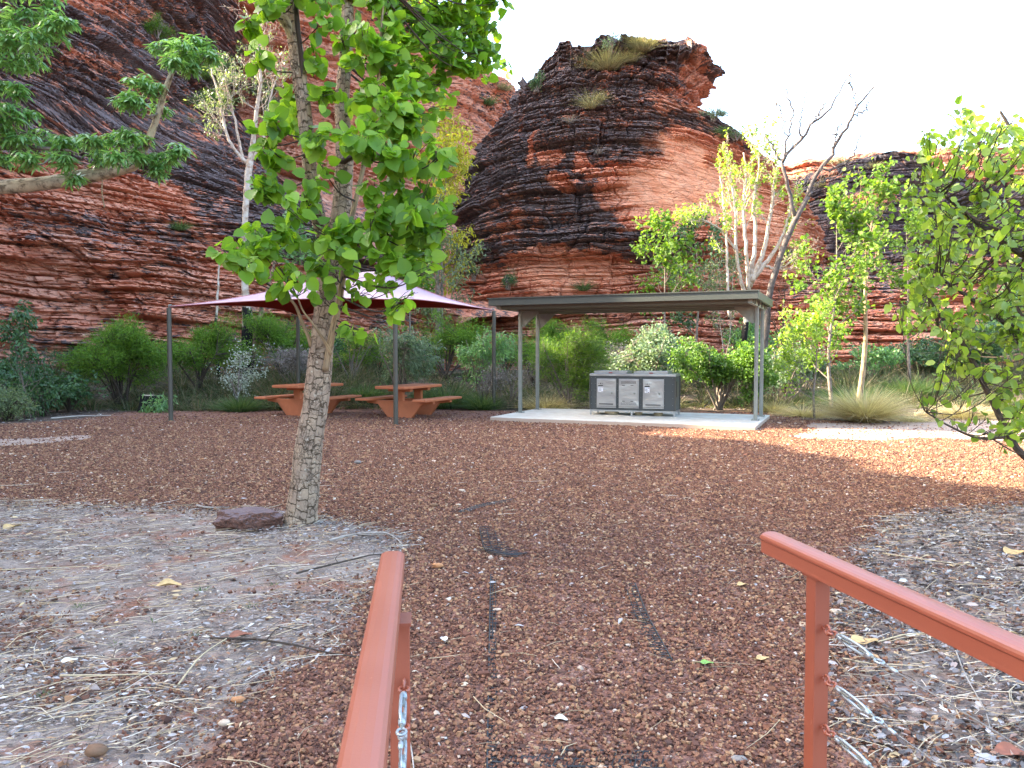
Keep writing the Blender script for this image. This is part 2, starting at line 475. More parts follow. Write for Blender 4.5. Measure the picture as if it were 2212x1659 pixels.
gcol2 = t.mix(.22, gcol2, (.10, .05, .04))  # darkened overall to put the self-shadowing between stones into the colour
gsh = t.mix(t.ramp((edge, 0), [(.45, 0.0), (.8, .6)]), gcol2, (.045, .018, .012))
scol = t.mix(t.ramp(mid, [(.35, 0.0), (.62, 1.0)]), (.20, .155, .13), (.32, .265, .225))
scol = t.mix(t.ramp(t.noise(o, 2.2, 5, .7), [(.50, 0.0), (.66, .85)]), scol, (.27, .105, .06))
streak = t.noise(t.mapping(o, (14, 60, 1), (0, 0, .25)), 1.0, 5, .75)
scol = t.mix(t.ramp(streak, [(.52, 0.0), (.62, .8)]), scol, (.09, .065, .055))
scol = t.mix(t.ramp(t.noise(t.mapping(o, (60, 18, 1), (0, 0, .5)), 1.0, 4, .8), [(.60, 0.0), (.66, .8)]), scol, (.56, .50, .45))
sand = t.mix(t.ramp(t.noise(t.mapping(o, (1.2, 6, 1)), 1.6, 5, .7), [(.45, 0.0), (.62, .8)]), (.36, .27, .215), (.22, .15, .12))
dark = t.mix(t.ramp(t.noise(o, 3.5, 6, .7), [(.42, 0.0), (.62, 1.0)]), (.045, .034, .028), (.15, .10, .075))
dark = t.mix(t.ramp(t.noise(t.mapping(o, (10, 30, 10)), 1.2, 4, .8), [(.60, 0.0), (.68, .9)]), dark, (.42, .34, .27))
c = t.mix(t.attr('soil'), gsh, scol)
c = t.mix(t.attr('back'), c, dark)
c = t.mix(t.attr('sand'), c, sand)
hh = t.math('ADD', t.math('MULTIPLY', (edge, 0), -1.0), t.math('MULTIPLY', fine, .8))
nb = t.bump(hh, .55, .012)
M_GROUND = t.done(t.bsdf(c, .9, 0, nb, .2))
mb = MB(); mb.add(np.stack([GX, GY, GZ], -1).reshape(-1, 3), q)
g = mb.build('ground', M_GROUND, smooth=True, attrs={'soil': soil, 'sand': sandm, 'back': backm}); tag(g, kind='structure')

# ---------------------------------------------------------------- loose stones of the gravel
def mat_rnd(name, stops, rough=.85, spec=.25, nvar=.25, interp='LINEAR'):
    t = NT(name); o = t.obj()
    cr = t.ramp(t.attr('rnd'), stops, interp)
    cc = t.mix(t.ramp(t.noise(o, 90, 3, .7), [(.3, 0.0), (.7, nvar)]), (cr, 0), (.06, .03, .02))
    if name == 'gravel_stone': cc = t.mix(.06, cc, (.34, .22, .19))
    return t.done(t.bsdf(cc, rough, 0, None, spec))
M_STONE = mat_rnd('gravel_stone', [(0, (.060, .026, .018)), (.25, (.13, .050, .030)), (.5, (.20, .080, .044)), (.72, (.27, .125, .068)), (.86, (.34, .18, .090)), (.97, (.42, .26, .14)), (.992, (.56, .42, .32)), (1, (.62, .55, .48))])
rng = np.random.default_rng(7)
CUBE = np.array([[x, y, z] for x in (-1, 1) for y in (-1, 1) for z in (-1, 1)], float)
CF = np.array([[0, 1, 3, 2], [4, 6, 7, 5], [0, 4, 5, 1], [2, 3, 7, 6], [0, 2, 6, 4], [1, 5, 7, 3]])
OCT = np.array([[1, 0, 0], [-1, 0, 0], [0, 1, 0], [0, -1, 0], [0, 0, 1], [0, 0, -1],
                [.62, .62, .62], [-.62, .62, .62], [.62, -.62, .62], [-.62, -.62, .62]], float)
def rotz_rand(rng, N):
    A = rng.normal(size=(N, 3, 3)); Q = np.empty_like(A)
    a = unit(A[:, 0]); b = A[:, 1] - a * np.sum(A[:, 1] * a, 1, keepdims=True); b = unit(b)
    return np.stack([a, b, np.cross(a, b)], 1)
def stones(mb, P, size, rng, flat=.75, rnd=None):
    N = len(P)
    base = CUBE * .62
    V = base[None] * (1 + rng.uniform(-.42, .42, (N, 8, 3)))
    V = V * rng.uniform(.6, 1.25, (N, 1, 3))
    V = np.einsum('nij,nkj->nki', rotz_rand(rng, N), V) * size[:, None, None] * .5 * 1.35
    V[..., 2] *= flat
    V += P[:, None]
    off = (np.arange(N) * 8)[:, None, None]
    if rnd is None: rnd = rng.random(N)
    mb.add(V.reshape(-1, 3), (CF[None] + off).reshape(-1, 4), np.repeat(rnd, 8))

def scatter(rng, n, y0, y1, power=1.0):
    """points inside the view wedge, denser near the camera"""
    u = rng.random(n); y = (y0 ** power + u * (y1 ** power - y0 ** power)) ** (1 / power)
    x = (rng.random(n) * 2 - 1) * (.70 * y + .25)
    return x, y
x, y = scatter(rng, 560000, 2.35, 20.5, 1.12)
soilv = soil_mask(x + rng.normal(0, .12, len(x)), y + rng.normal(0, .22, len(x)))
keep = ~soilv & (rng.random(len(x)) < sst(21.5, 9.0, y)) & ~back_mask(x, y) & ~(sand_mask(x, y) & (rng.random(len(x)) < .93))
# thinner scatter of stones inside the leaf strewn soil close to its border and at the bottom right/left
mixz = fbm(x * 1.7, y * 1.7, 0, 71, 4)
keep |= soilv & (rng.random(len(x)) < .30 * sst(.50, .64, mixz) * sst(6.5, 3.5, y)) | soilv & (rng.random(len(x)) < .012)
# the path inside the plastic grid is worn thin
worn = np.exp(-((x - .32) / .22) ** 2) * sst(6.5, 4.5, y) * sst(.35, .6, fbm(x * 2.2, y * 1.2, 0, 73, 3))
keep &= rng.random(len(x)) > worn * .55
x, y = x[keep], y[keep]
sz = rng.gamma(7, .0108 / 7, len(x)) * (1 + .070 * (y - 2.4))
sz = np.where(rng.random(len(x)) < .02, sz * 1.7, sz)
mb = MB(); stones(mb, np.stack([x, y, ground_z(x, y) + rng.uniform(.0, .011, len(x))], 1), sz, rng)
gs = mb.build('gravel', M_STONE); tag(gs, 'loose red brown laterite gravel covering the path', 'gravel', kind='stuff')

# ---------------------------------------------------------------- leaf litter, straw and twigs on the soil
M_LITTER = mat_rnd('litter_leaf', [(0, (.055, .040, .036)), (.22, (.12, .085, .075)), (.42, (.21, .17, .155)), (.60, (.33, .29, .28)), (.76, (.46, .43, .42)), (.86, (.27, .12, .06)), (.93, (.58, .42, .22)), (1, (.62, .60, .57))], .6, .5, .2)
def litter(N, mask, y0, y1, size, dens_seed, thr=(.30, .62)):
    x, y = scatter(rng, N, y0, y1, 1.35)
    d = fbm(x * 1.1, y * 1.1, 0, dens_seed, 4)
    k = mask(x, y) & (rng.random(N) < .25 + .75 * sst(thr[0], thr[1], d))
    x, y = x[k], y[k]; n = len(x)
    a = rng.uniform(0, 2 * np.pi, n); a = np.where(rng.random(n) < .6, rng.normal(.35, .5, n) + np.pi * (rng.random(n) < .5), a)
    ax = np.stack([np.cos(a), np.sin(a), rng.normal(0, .12, n)], 1)
    nr = np.stack([rng.normal(0, .38, n), rng.normal(0, .38, n), np.ones(n)], 1)
    return np.stack([x, y, ground_z(x, y) + rng.uniform(.0, .02, n)], 1), ax, nr, rng.gamma(6, size / 6, n)
mb = MB()
p, ax, nr, s_ = litter(105000, lambda x, y: soil_mask(x + rng.normal(0, .1, len(x)), y + rng.normal(0, .1, len(x))) & (x < 0), 2.3, 9.5, .029, 81)
leaves(mb, rng, p, ax, s_, T_LANCE, nr, wscale=1.7)
p, ax, nr, s_ = litter(62000, lambda x, y: soil_mask(x + rng.normal(0, .1, len(x)), y + rng.normal(0, .1, len(x))) & (x > 0), 2.3, 9.0, .038, 82, (.2, .5))
leaves(mb, rng, p, ax, s_, T_OVAL, nr, wscale=.62, rnd=rng.random(len(p)) ** 1.5)
p, ax, nr, s_ = litter(2600, lambda x, y: ~soil_mask(x, y), 2.6, 19, .035, 83)
leaves(mb, rng, p, ax, s_, T_LANCE, nr, wscale=1.8, rnd=rng.uniform(.6, 1, len(p)))
# wood chips and leaves under the far bushes
N = 9000; yy = rng.uniform(15.5, 27, N); xx = rng.uniform(-16, 16, N)
k = back_mask(xx, yy); xx, yy = xx[k], yy[k]; n = len(xx)
leaves(mb, rng, np.stack([xx, yy, ground_z(xx, yy) + .02], 1), np.stack([rng.normal(size=n), rng.normal(size=n) * .5, rng.normal(size=n) * .2], 1), rng.gamma(5, .013, n), T_LANCE, np.stack([rng.normal(size=n) * .4, rng.normal(size=n) * .4, np.ones(n)], 1), wscale=2)
ll = mb.build('leaf_litter', M_LITTER); tag(ll, 'grey dry leaves lying thick over the bare soil', 'leaf litter', kind='stuff')

M_STRAW = mat_rnd('straw', [(0, (.06, .04, .03)), (.35, (.16, .11, .08)), (.55, (.38, .28, .17)), (.8, (.56, .44, .28)), (1, (.62, .56, .48))], .7, .3, .2)
mb = MB()
x, y = scatter(rng, 10500, 2.3, 10, 1.3)
k = soil_mask(x, y) | (rng.random(len(x)) < .05); x, y = x[k], y[k]; n = len(x)
for i in range(n):
    L = rng.gamma(3, .045) ; a = rng.normal(.3, .55) if rng.random() < .65 else rng.uniform(0, 6.28)
    b = rng.normal(0, .35); dx, dy = math.cos(a) * L / 2, math.sin(a) * L / 2
    z = float(ground_z(x[i], y[i])) + .008 + rng.random() * .012
    r = .0008 + .0010 * rng.random() + .003 * L
    mid_ = (x[i] - dy * b * .5, y[i] + dx * b * .5, z + .006)
    mb.tube([(x[i] - dx, y[i] - dy, z), mid_, (x[i] + dx, y[i] + dy, z + rng.random() * .012)], [r, r, r * .6], 3, rng.random(), cap=False)
st = mb.build('straw_and_twigs', M_STRAW); tag(st, 'pale straw and thin twigs strewn over the soil', 'twigs', kind='stuff')

# ================================================================ sandstone
def mat_rock(name, tint=(1, 1, 1), patina=(.088, .068, .068), hs=1.0):
    t = NT(name); o = t.obj()
    phi = t.attr('phi'); lat = t.attr('lat')
    v = (t.n('CombineXYZ', {0: t.math('MULTIPLY', lat, .35), 1: 0.0, 2: t.math('MULTIPLY', phi, 2.4)}), 0)
    v2 = (t.n('CombineXYZ', {0: t.math('MULTIPLY', lat, 1.7), 1: 0.0, 2: t.math('MULTIPLY', phi, 7.0)}), 0)
    v3 = (t.n('CombineXYZ', {0: t.math('MULTIPLY', lat, 5.0), 1: 0.0, 2: t.math('MULTIPLY', phi, 17.0)}), 0)
    v4 = (t.n('CombineXYZ', {0: t.math('MULTIPLY', lat, 1.5), 1: 0.0, 2: t.math('MULTIPLY', phi, 4.2)}), 0)
    jn = t.n('TexVoronoi', {'Vector': v4, 'Scale': 1.0, 'Randomness': .9}, feature='DISTANCE_TO_EDGE')
    jm = t.ramp((jn, 0), [(0.0, 1.0), (.05, 0.0)])
    n5 = t.noise(v3, 1.0, 4, .7)
    n1 = t.noise(v, 1.0, 6, .6); n2 = t.noise(v2, 1.0, 6, .65); n3 = t.noise(o, 1.2, 6, .65); n4 = t.noise(o, .35, 4, .5); nf = t.noise(o, 14, 5, .7)
    tt = lambda c: tuple(a * b for a, b in zip(c, tint))
    red = t.ramp(n1, [(.28, tt((.42, .125, .070))), (.45, tt((.62, .22, .12))), (.58, tt((.70, .30, .18))), (.74, tt((.74, .45, .33)))])
    red = t.mix(t.ramp(n2, [(.30, .55), (.52, 0.0)]), (red, 0), tt((.38, .10, .058)))
    red = t.mix(t.ramp(n4, [(.45, 0.0), (.68, .65)]), red, tt((.56, .29, .20)))
    red = t.mix(t.ramp(t.noise(v2, 1.7, 4, .6), [(.63, 0.0), (.74, .7)]), red, tt((.60, .47, .38)))
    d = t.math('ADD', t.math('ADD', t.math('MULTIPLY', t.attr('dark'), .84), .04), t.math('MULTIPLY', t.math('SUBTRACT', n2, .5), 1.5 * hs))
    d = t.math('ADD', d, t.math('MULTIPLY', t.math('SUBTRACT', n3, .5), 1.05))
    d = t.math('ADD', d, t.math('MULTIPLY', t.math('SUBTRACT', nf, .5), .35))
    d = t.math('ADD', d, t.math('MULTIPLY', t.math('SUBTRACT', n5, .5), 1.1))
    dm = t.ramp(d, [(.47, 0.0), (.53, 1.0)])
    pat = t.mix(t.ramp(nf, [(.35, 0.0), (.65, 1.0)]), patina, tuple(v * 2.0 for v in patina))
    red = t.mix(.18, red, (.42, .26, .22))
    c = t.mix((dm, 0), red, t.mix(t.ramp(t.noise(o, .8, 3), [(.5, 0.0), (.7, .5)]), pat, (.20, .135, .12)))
    sm = t.attr('smooth')
    rgh = t.math('SUBTRACT', 1.0, sm)
    c = t.mix(t.math('MULTIPLY', sm, .8), c, t.mix(t.ramp(n3, [(.35, 0.0), (.65, 1.0)]), (.66, .26, .13), (.72, .37, .22)))
    c = t.mix(t.math('MULTIPLY', t.math('MULTIPLY', (jm, 0), .35), rgh), c, (.11, .055, .042))
    c = t.mix(t.math('MULTIPLY', t.ramp(n5, [(.30, .45), (.42, 0.0)]), rgh), c, (.13, .065, .05))
    h = t.math('ADD', t.math('ADD', n2, t.math('MULTIPLY', n5, .6)), t.math('SUBTRACT', t.math('MULTIPLY', nf, .35), t.math('MULTIPLY', (jm, 0), .5)))
    nb = t.bump(h, .9, .12)
    nb = t.bump(t.noise(o, 34, 4, .7), .5, .03, nb)
    return t.done(t.bsdf(c, .88, 0, nb, .18))
M_ROCK = mat_rock('sandstone')
M_ROCKFAR = mat_rock('sandstone_distant', (1.0, 1.02, 1.0), (.040, .036, .042))

def strata(phi, lat, seed, scales=((1.5, 4.6, .50), (.52, 1.7, .42), (.20, .62, .27), (.09, .30, .13)), mod=None):
    disp = np.zeros_like(phi)
    for i, (h, L, amp) in enumerate(scales):
        sd_ = seed + i * 101
        p = phi / h + .9 * (vn(lat / L * .45, phi / h * .35, 0, sd_) - .5)
        k = np.floor(p); f = p - k
        a0 = _hash(k, np.int64(sd_ + 3))
        qv = lat / L * (.6 + .8 * a0) + _hash(k, np.int64(sd_ + 5)) * 10 + .35 * vn(lat / L * 2, phi / h, 0, sd_ + 7)
        b = np.floor(qv); gg = qv - b
        a = .45 * a0 + .55 * _hash(k, b, np.int64(sd_ + 9))
        edge = sst(.02, .26, f) * sst(0, .06, 1 - f)
        crack = sst(0, .05, gg) * sst(0, .05, 1 - gg)
        disp += amp * ((a * (.55 + .9 * a) - .35) * (.3 + .7 * edge) - .62 * (1 - edge) * (.4 + a) - .40 * (1 - crack))
    if mod is not None: disp = disp * mod
    return disp

ROCK_PTS = {}
def rock_body(name, mat, prof, YC, yfront, yback, nz, ns, phi_fn, dark_fn, seed, smooth_fn=None, big=.9, expo=2.5, xoff=None, rough_top=.5, front_frac=.93, amp=1.0, zmin=-1.0, scales=None, world=False):
    """prof: rows (py, L px, R px) of the outline, turned into a real cross-section at every height"""
    P = np.array(prof, float)
    if world: zz, Lw, Rw = P[:, 0], P[:, 1], P[:, 2]
    else:
        Lp = np.array([at(l, y, YC) for y, l, r in P]); Rp = np.array([at(r, y, YC) for y, l, r in P])
        zz, Lw, Rw = Lp[:, 2], Lp[:, 0], Rp[:, 0]
    o_ = np.argsort(zz); zz, Lw, Rw = zz[o_], Lw[o_], Rw[o_]
    z = np.linspace(zmin, zz[-1], nz)
    L = np.interp(z, zz, Lw); Rr = np.interp(z, zz, Rw)
    cx = (L + Rr) / 2; wv = np.maximum((Rr - L) / 2, .05)
    yf = yfront(z); yb = yback(z); yc = (yf + yb) / 2; dv = (yb - yf) / 2
    # angles spaced evenly in arc length of the mean section
    th = np.linspace(0, 2 * np.pi, 8001)
    wm, dm_ = wv.mean(), dv.mean()
    c, s_ = np.cos(th), np.sin(th)
    X = wm * np.sign(c) * np.abs(c) ** (2 / expo); Y = dm_ * np.sign(s_) * np.abs(s_) ** (2 / expo)
    arc = np.concatenate([[0], np.cumsum(np.hypot(np.diff(X), np.diff(Y)))])
    # start at the back middle (th = pi/2)
    i0 = 2000
    arc = (arc - arc[i0]) % arc[-1] if False else arc
    total = arc[-1]
    fr = np.interp(np.pi, th, arc), np.interp(2 * np.pi, th, arc)
    nf = int(ns * front_frac); nb_ = ns - nf
    A = np.concatenate([np.linspace(fr[0], fr[1], nf, endpoint=False), np.linspace(0, fr[0], nb_, endpoint=False)])
    TH = np.interp(A, arc, th)
    c, s_ = np.cos(TH), np.sin(TH)
    ux = np.sign(c) * np.abs(c) ** (2 / expo); uy = np.sign(s_) * np.abs(s_) ** (2 / expo)
    PX = cx[:, None] + wv[:, None] * ux; PY = yc[:, None] + dv[:, None] * uy; PZ = np.repeat(z[:, None], ns, 1)
    nx = np.sign(c) * np.abs(ux) ** (expo - 1) / wm; ny = np.sign(s_) * np.abs(uy) ** (expo - 1) / dm_
    nl = np.hypot(nx, ny); nx, ny = nx / nl, ny / nl
    lat = PX * 1.0 + PY * .8 * np.sign(nx)[None]
    lat = np.repeat((A)[None], nz, 0)
    # broad bulges
    bulge = (fbm(PX * .13, PY * .13, PZ * .16, seed, 4) - .5) * 2 * big
    bulge = bulge + (fbm(PX * .5, PY * .5, PZ * .5, seed + 5, 3) - .5) * .55 * big
    PX = PX + nx * bulge; PY = PY + ny * bulge
    phi = phi_fn(PX, PY, PZ) + (fbm(PX * .3, PY * .3, PZ * .3, seed + 9, 3) - .5) * .5
    px, py = proj(np.stack([PX, PY, PZ], -1))
    wpx = px + (fbm(PX * .7, PY * .7, PZ * .7, seed + 61, 4) - .5) * 90; wpy = py + (fbm(PX * .5, PY * .5, PZ * 1.3, seed + 67, 4) - .5) * 60
    dark = dark_fn(wpx, wpy, PX, PZ)
    mod = np.ones_like(phi) * amp; smo = np.zeros_like(phi)
    if smooth_fn is not None: smo = np.clip(smooth_fn(wpx, wpy), 0, 1); mod = mod * (1 - smo)
    D = strata(phi, lat, seed, mod=mod, **({'scales': scales} if scales else {}))
    D = D + (fbm(lat * 1.2, PZ * 1.2, 0, seed + 20, 4) - .5) * .28
    PX = PX + nx * D; PY = PY + ny * D
    topw = sst(zz[-1] - 3, zz[-1], PZ)
    PZ = PZ + topw * ((fbm(PX * .8, PY * .3, 0, seed + 31, 4) - .6) * rough_top + (_hash(np.floor(PX * 1.7), np.int64(seed)) - .6) * rough_top * .4)
    V = np.stack([PX, PY, PZ], -1)
    idx = np.arange(nz * ns).reshape(nz, ns)
    a = idx[:-1]; b = idx[1:]
    Fq = np.stack([a, np.roll(a, -1, 1), np.roll(b, -1, 1), b], -1).reshape(-1, 4)
    mb = MB(); mb.add(V.reshape(-1, 3), Fq)
    # cap
    last = V[-1]; cen = last.mean(0); rings = [idx[-1]]; extraV = []; base = nz * ns
    ex_phi = [phi.ravel()]; ex_lat = [lat.ravel()]; ex_dark = [dark.ravel()]; smo_ = np.concatenate([smo.ravel(), np.zeros(3 * ns)])
    for kk, f in enumerate((.75, .45, .15)):
        ring = last * f + cen * (1 - f); ring = ring.copy(); ring[:, 2] = last[:, 2] * f + cen[2] * (1 - f) + .25 * (1 - f) + (fbm(ring[:, 0], ring[:, 1], 0, seed + 40, 3) - .5) * .8
        extraV.append(ring); rings.append(base + np.arange(ns)); base += ns
        ex_phi.append(phi[-1]); ex_lat.append(lat[-1]); ex_dark.append(dark[-1])
    fs = []
    for r0, r1 in zip(rings[:-1], rings[1:]):
        fs.append(np.stack([r0, np.roll(r0, -1), np.roll(r1, -1), r1], -1))
    mb.V.append(np.concatenate(extraV)); mb.A.append(np.full(3 * ns, .5)); mb.UV.append(np.zeros((3 * ns, 2))); mb.n += 3 * ns
    for f in fs: mb.Fa[4].append(f)
    ob = mb.build(name, mat, smooth=False, attrs={'phi': np.concatenate(ex_phi), 'lat': np.concatenate(ex_lat), 'dark': np.concatenate(ex_dark), 'smooth': smo_})
    tag(ob, kind='structure')
    sel = V[:, :nf].reshape(-1, 3)
    ROCK_PTS[name] = sel
    return ob

def ell(px, py, cx, cy, rx, ry, soft=.35, rot=0.0):
    c, s_ = math.cos(rot), math.sin(rot)
    dx, dy = px - cx, py - cy
    u = (dx * c + dy * s_) / rx; v = (-dx * s_ + dy * c) / ry
    return sst(1 + soft, 1 - soft, np.hypot(u, v))

# ---- the butte in the middle
def phi_b(x, y, z):
    xr = x - 4.5
    bend = sst(5, 12, z) * sst(21, 16, z)
    return z + bend * (.035 * xr ** 2 * np.where(xr > 0, 1.0, .75)) + .10 * (y - 38) + .06 * xr * sst(14, 18, z)
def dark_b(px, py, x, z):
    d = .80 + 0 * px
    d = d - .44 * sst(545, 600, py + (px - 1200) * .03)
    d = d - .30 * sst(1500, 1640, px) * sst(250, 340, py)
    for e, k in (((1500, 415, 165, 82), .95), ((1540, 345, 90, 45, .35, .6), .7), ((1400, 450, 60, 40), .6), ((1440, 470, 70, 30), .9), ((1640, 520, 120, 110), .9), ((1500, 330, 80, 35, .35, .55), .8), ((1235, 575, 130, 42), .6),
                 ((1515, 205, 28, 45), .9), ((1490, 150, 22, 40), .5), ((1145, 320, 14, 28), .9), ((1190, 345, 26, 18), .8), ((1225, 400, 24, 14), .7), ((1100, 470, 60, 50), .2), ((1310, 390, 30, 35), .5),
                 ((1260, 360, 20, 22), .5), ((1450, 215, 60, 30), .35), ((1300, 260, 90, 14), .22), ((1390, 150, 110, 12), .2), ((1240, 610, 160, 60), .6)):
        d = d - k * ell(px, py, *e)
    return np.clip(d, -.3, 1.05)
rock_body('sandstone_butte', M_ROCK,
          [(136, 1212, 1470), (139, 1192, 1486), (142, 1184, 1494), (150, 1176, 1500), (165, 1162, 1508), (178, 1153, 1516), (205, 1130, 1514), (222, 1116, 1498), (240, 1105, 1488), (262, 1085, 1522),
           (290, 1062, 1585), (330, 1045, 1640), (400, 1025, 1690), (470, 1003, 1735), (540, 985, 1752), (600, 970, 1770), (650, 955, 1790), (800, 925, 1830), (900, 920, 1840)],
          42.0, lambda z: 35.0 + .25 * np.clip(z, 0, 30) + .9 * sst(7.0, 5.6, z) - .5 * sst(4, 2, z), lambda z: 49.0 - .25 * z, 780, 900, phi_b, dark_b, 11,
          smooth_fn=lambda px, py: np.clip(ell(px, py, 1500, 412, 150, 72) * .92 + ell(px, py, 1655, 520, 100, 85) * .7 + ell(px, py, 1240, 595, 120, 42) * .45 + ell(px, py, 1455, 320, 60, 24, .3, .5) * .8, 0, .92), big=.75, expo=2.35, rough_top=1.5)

# ---- the high cliff on the left, its top far above the frame
def phi_l(x, y, z):
    sl = .06 + .50 * sst(6.5, 12, z + .10 * (x + 14))
    return z * (1.0) + sl * (x + 14) + .012 * (x + 14) ** 2 * sst(6, 12, z) + .1 * (y - 30)
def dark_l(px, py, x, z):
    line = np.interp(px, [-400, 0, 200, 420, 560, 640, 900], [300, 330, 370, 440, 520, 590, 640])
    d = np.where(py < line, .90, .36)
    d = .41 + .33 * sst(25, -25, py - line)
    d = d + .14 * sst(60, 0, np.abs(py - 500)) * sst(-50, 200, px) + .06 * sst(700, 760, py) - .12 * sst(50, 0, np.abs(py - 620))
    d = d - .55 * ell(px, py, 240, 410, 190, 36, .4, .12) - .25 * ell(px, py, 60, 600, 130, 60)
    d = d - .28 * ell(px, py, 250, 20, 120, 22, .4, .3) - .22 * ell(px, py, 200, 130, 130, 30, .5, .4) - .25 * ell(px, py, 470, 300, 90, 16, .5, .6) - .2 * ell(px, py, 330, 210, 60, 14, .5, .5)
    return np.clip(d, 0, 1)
prof = [(36, -60, -30), (33, -60, -22)]
for yy, rr in ((-60, 170), (0, 205), (86, 262), (149, 312), (238, 375), (330, 490), (420, 625), (500, 760), (600, 905), (680, 1000), (800, 1040), (900, 1040)):
    p = at(rr, yy, 33.0); prof.append((p[2], -60, p[0]))
prof.insert(2, (22.5, -60, -17.6))
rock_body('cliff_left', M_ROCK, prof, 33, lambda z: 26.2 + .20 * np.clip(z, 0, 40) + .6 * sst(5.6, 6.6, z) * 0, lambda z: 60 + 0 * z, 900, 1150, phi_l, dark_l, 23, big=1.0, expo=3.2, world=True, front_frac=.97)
# unseen, added continuation of the left cliff; rim shaped to let evening sun in
def rim(yp):
    return np.interp(yp, [-12, 4, 9, 11.2, 12.1, 12.7, 13.9, 16.2, 17.6, 18.4, 19.3, 19.9, 23.6, 24.5, 27, 30, 34], [24, 22.0, 19.5, 18.5, 17.4, 16.0, 15.6, 15.5, 14.9, 14.3, 14.7, 17.7, 17.7, 15.2, 15.3, 17, 24])
xs_n, ny_, nz_ = 3, 230, 90
ys_ = np.linspace(-14, 34, ny_); zs_ = np.linspace(0, 1, nz_)
YY, TT = np.meshgrid(ys_, zs_)
HH = rim(YY) + (fbm(YY * .9, 0 * YY, 0, 91, 4) - .5) * .5
ZZ = TT * HH
D = strata(ZZ + .1 * YY, YY, 93)
XX = -20.0 - 2.0 * TT + D * .8 + (fbm(YY * .2, ZZ * .2, 0, 95, 3) - .5) * 2 * (1 - TT)
V = np.stack([XX, YY, ZZ - 1.0 * (1 - TT)], -1).reshape(-1, 3)
idx = np.arange(ny_ * nz_).reshape(nz_, ny_)
V2 = V[idx[-1]].copy(); V2[:, 0] = -22.4 ; V3 = V2.copy(); V3[:, 0] = -40; V3[:, 2] = -1
mb = MB(); mb.add(V, np.stack([idx[:-1, :-1], idx[:-1, 1:], idx[1:, 1:], idx[1:, :-1]], -1).reshape(-1, 4)[:, ::-1].copy())
n0 = len(V); top = idx[-1]; i2 = n0 + np.arange(ny_); i3 = i2 + ny_
mb.V.append(np.concatenate([V2, V3])); mb.A.append(np.full(2 * ny_, .5)); mb.UV.append(np.zeros((2 * ny_, 2))); mb.n += 2 * ny_
for a_, b_ in ((top, i2), (i2, i3)):
    mb.Fa[4].append(np.stack([a_[:-1], b_[:-1], b_[1:], a_[1:]], -1))
al = np.concatenate([(ZZ + .1 * YY).ravel(), np.full(2 * ny_, 10.)]); bl = np.concatenate([YY.ravel(), ys_, ys_])
ob = mb.build('shade_cliff', M_ROCK, attrs={'phi': al, 'lat': bl, 'dark': .55 + 0 * al}); tag(ob, kind='structure')

# ---- red cliffs behind the tree, up the valley
def dark_r(px, py, x, z):
    d = .26 + .10 * sst(80, 0, np.abs(py - 60)) + .20 * sst(900, 1100, px)
    d = d - .3 * ell(px, py, 480, 120, 90, 80) - .35 * ell(px, py, 1010, 430, 60, 120)
    return np.clip(d, -.2, 1)
prof = []
for yy, ll, rr in ((-260, -100, 760), (-120, -100, 880), (40, -100, 960), (110, -100, 1010), (165, -100, 1095), (185, -100, 1120), (235, -100, 1128), (300, -100, 1120), (420, -100, 1110), (800, -100, 1100)):
    p = at(ll, yy, 62.0); p2 = at(rr, yy, 62.0); prof.append((p[2], p[0], p2[0]))
rock_body('cliff_rear', M_ROCKFAR, prof, 62, lambda z: 50 + .16 * np.clip(z, 0, 60), lambda z: 90 + 0 * z, 420, 560, lambda x, y, z: z + .22 * (x + 10) * sst(-20, 20, -x + 10) + .1 * (y - 50), dark_r, 37, big=1.6, expo=3.0, world=True, front_frac=.97, scales=((2.4, 8, .7), (.9, 4, .4), (.33, 2, .2)))

# ---- talus slope between the left cliff and the butte
ns_, nt_ = 200, 160
A_, B_ = np.meshgrid(np.linspace(0, 1, ns_), np.linspace(0, 1, nt_))
SY = 36 + 22 * B_
SX = (-30 + 34 * A_) + 0 * B_
SZ = 3.0 + (B_ ** 1.0) * (19 - 12 * A_) + (fbm(SX * .35, SY * .35, 0, 61, 4) - .5) * 2.0
D = strata(SZ + .35 * SX, SX, 63, scales=((.9, 4, .45), (.35, 2, .2)))
V = np.stack([SX, SY - D * .6, SZ + D * .3], -1)
idx = np.arange(ns_ * nt_).reshape(nt_, ns_)
mb = MB(); mb.add(V.reshape(-1, 3), np.stack([idx[:-1, :-1], idx[:-1, 1:], idx[1:, 1:], idx[1:, :-1]], -1).reshape(-1, 4))
ob = mb.build('talus_slope', M_ROCK, attrs={'phi': SZ + .35 * SX, 'lat': SX, 'dark': .42 + .25 * (fbm(SX * .3, SY * .3, 0, 65, 3) - .5)}); tag(ob, kind='structure')
ROCK_PTS['talus'] = V.reshape(-1, 3)

# ---- rocks on the right: low banded cliff, dark dome and the long ridge behind
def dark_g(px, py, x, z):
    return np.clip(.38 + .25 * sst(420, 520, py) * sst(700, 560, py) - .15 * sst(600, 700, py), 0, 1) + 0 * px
prof = []
for yy, ll, rr in ((560, 1640, 2700), (600, 1560, 2800), (650, 1500, 2900), (850, 1400, 3000)):
    p = at(ll, yy, 40.0); p2 = at(rr, yy, 40.0); prof.append((p[2], p[0], p2[0]))
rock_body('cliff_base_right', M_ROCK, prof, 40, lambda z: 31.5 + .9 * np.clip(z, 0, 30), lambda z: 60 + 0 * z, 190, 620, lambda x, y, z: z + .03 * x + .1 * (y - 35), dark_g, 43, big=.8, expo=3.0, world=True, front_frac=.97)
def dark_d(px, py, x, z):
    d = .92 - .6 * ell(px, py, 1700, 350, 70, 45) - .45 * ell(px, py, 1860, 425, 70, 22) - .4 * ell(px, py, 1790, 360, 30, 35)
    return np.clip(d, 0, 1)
prof = []
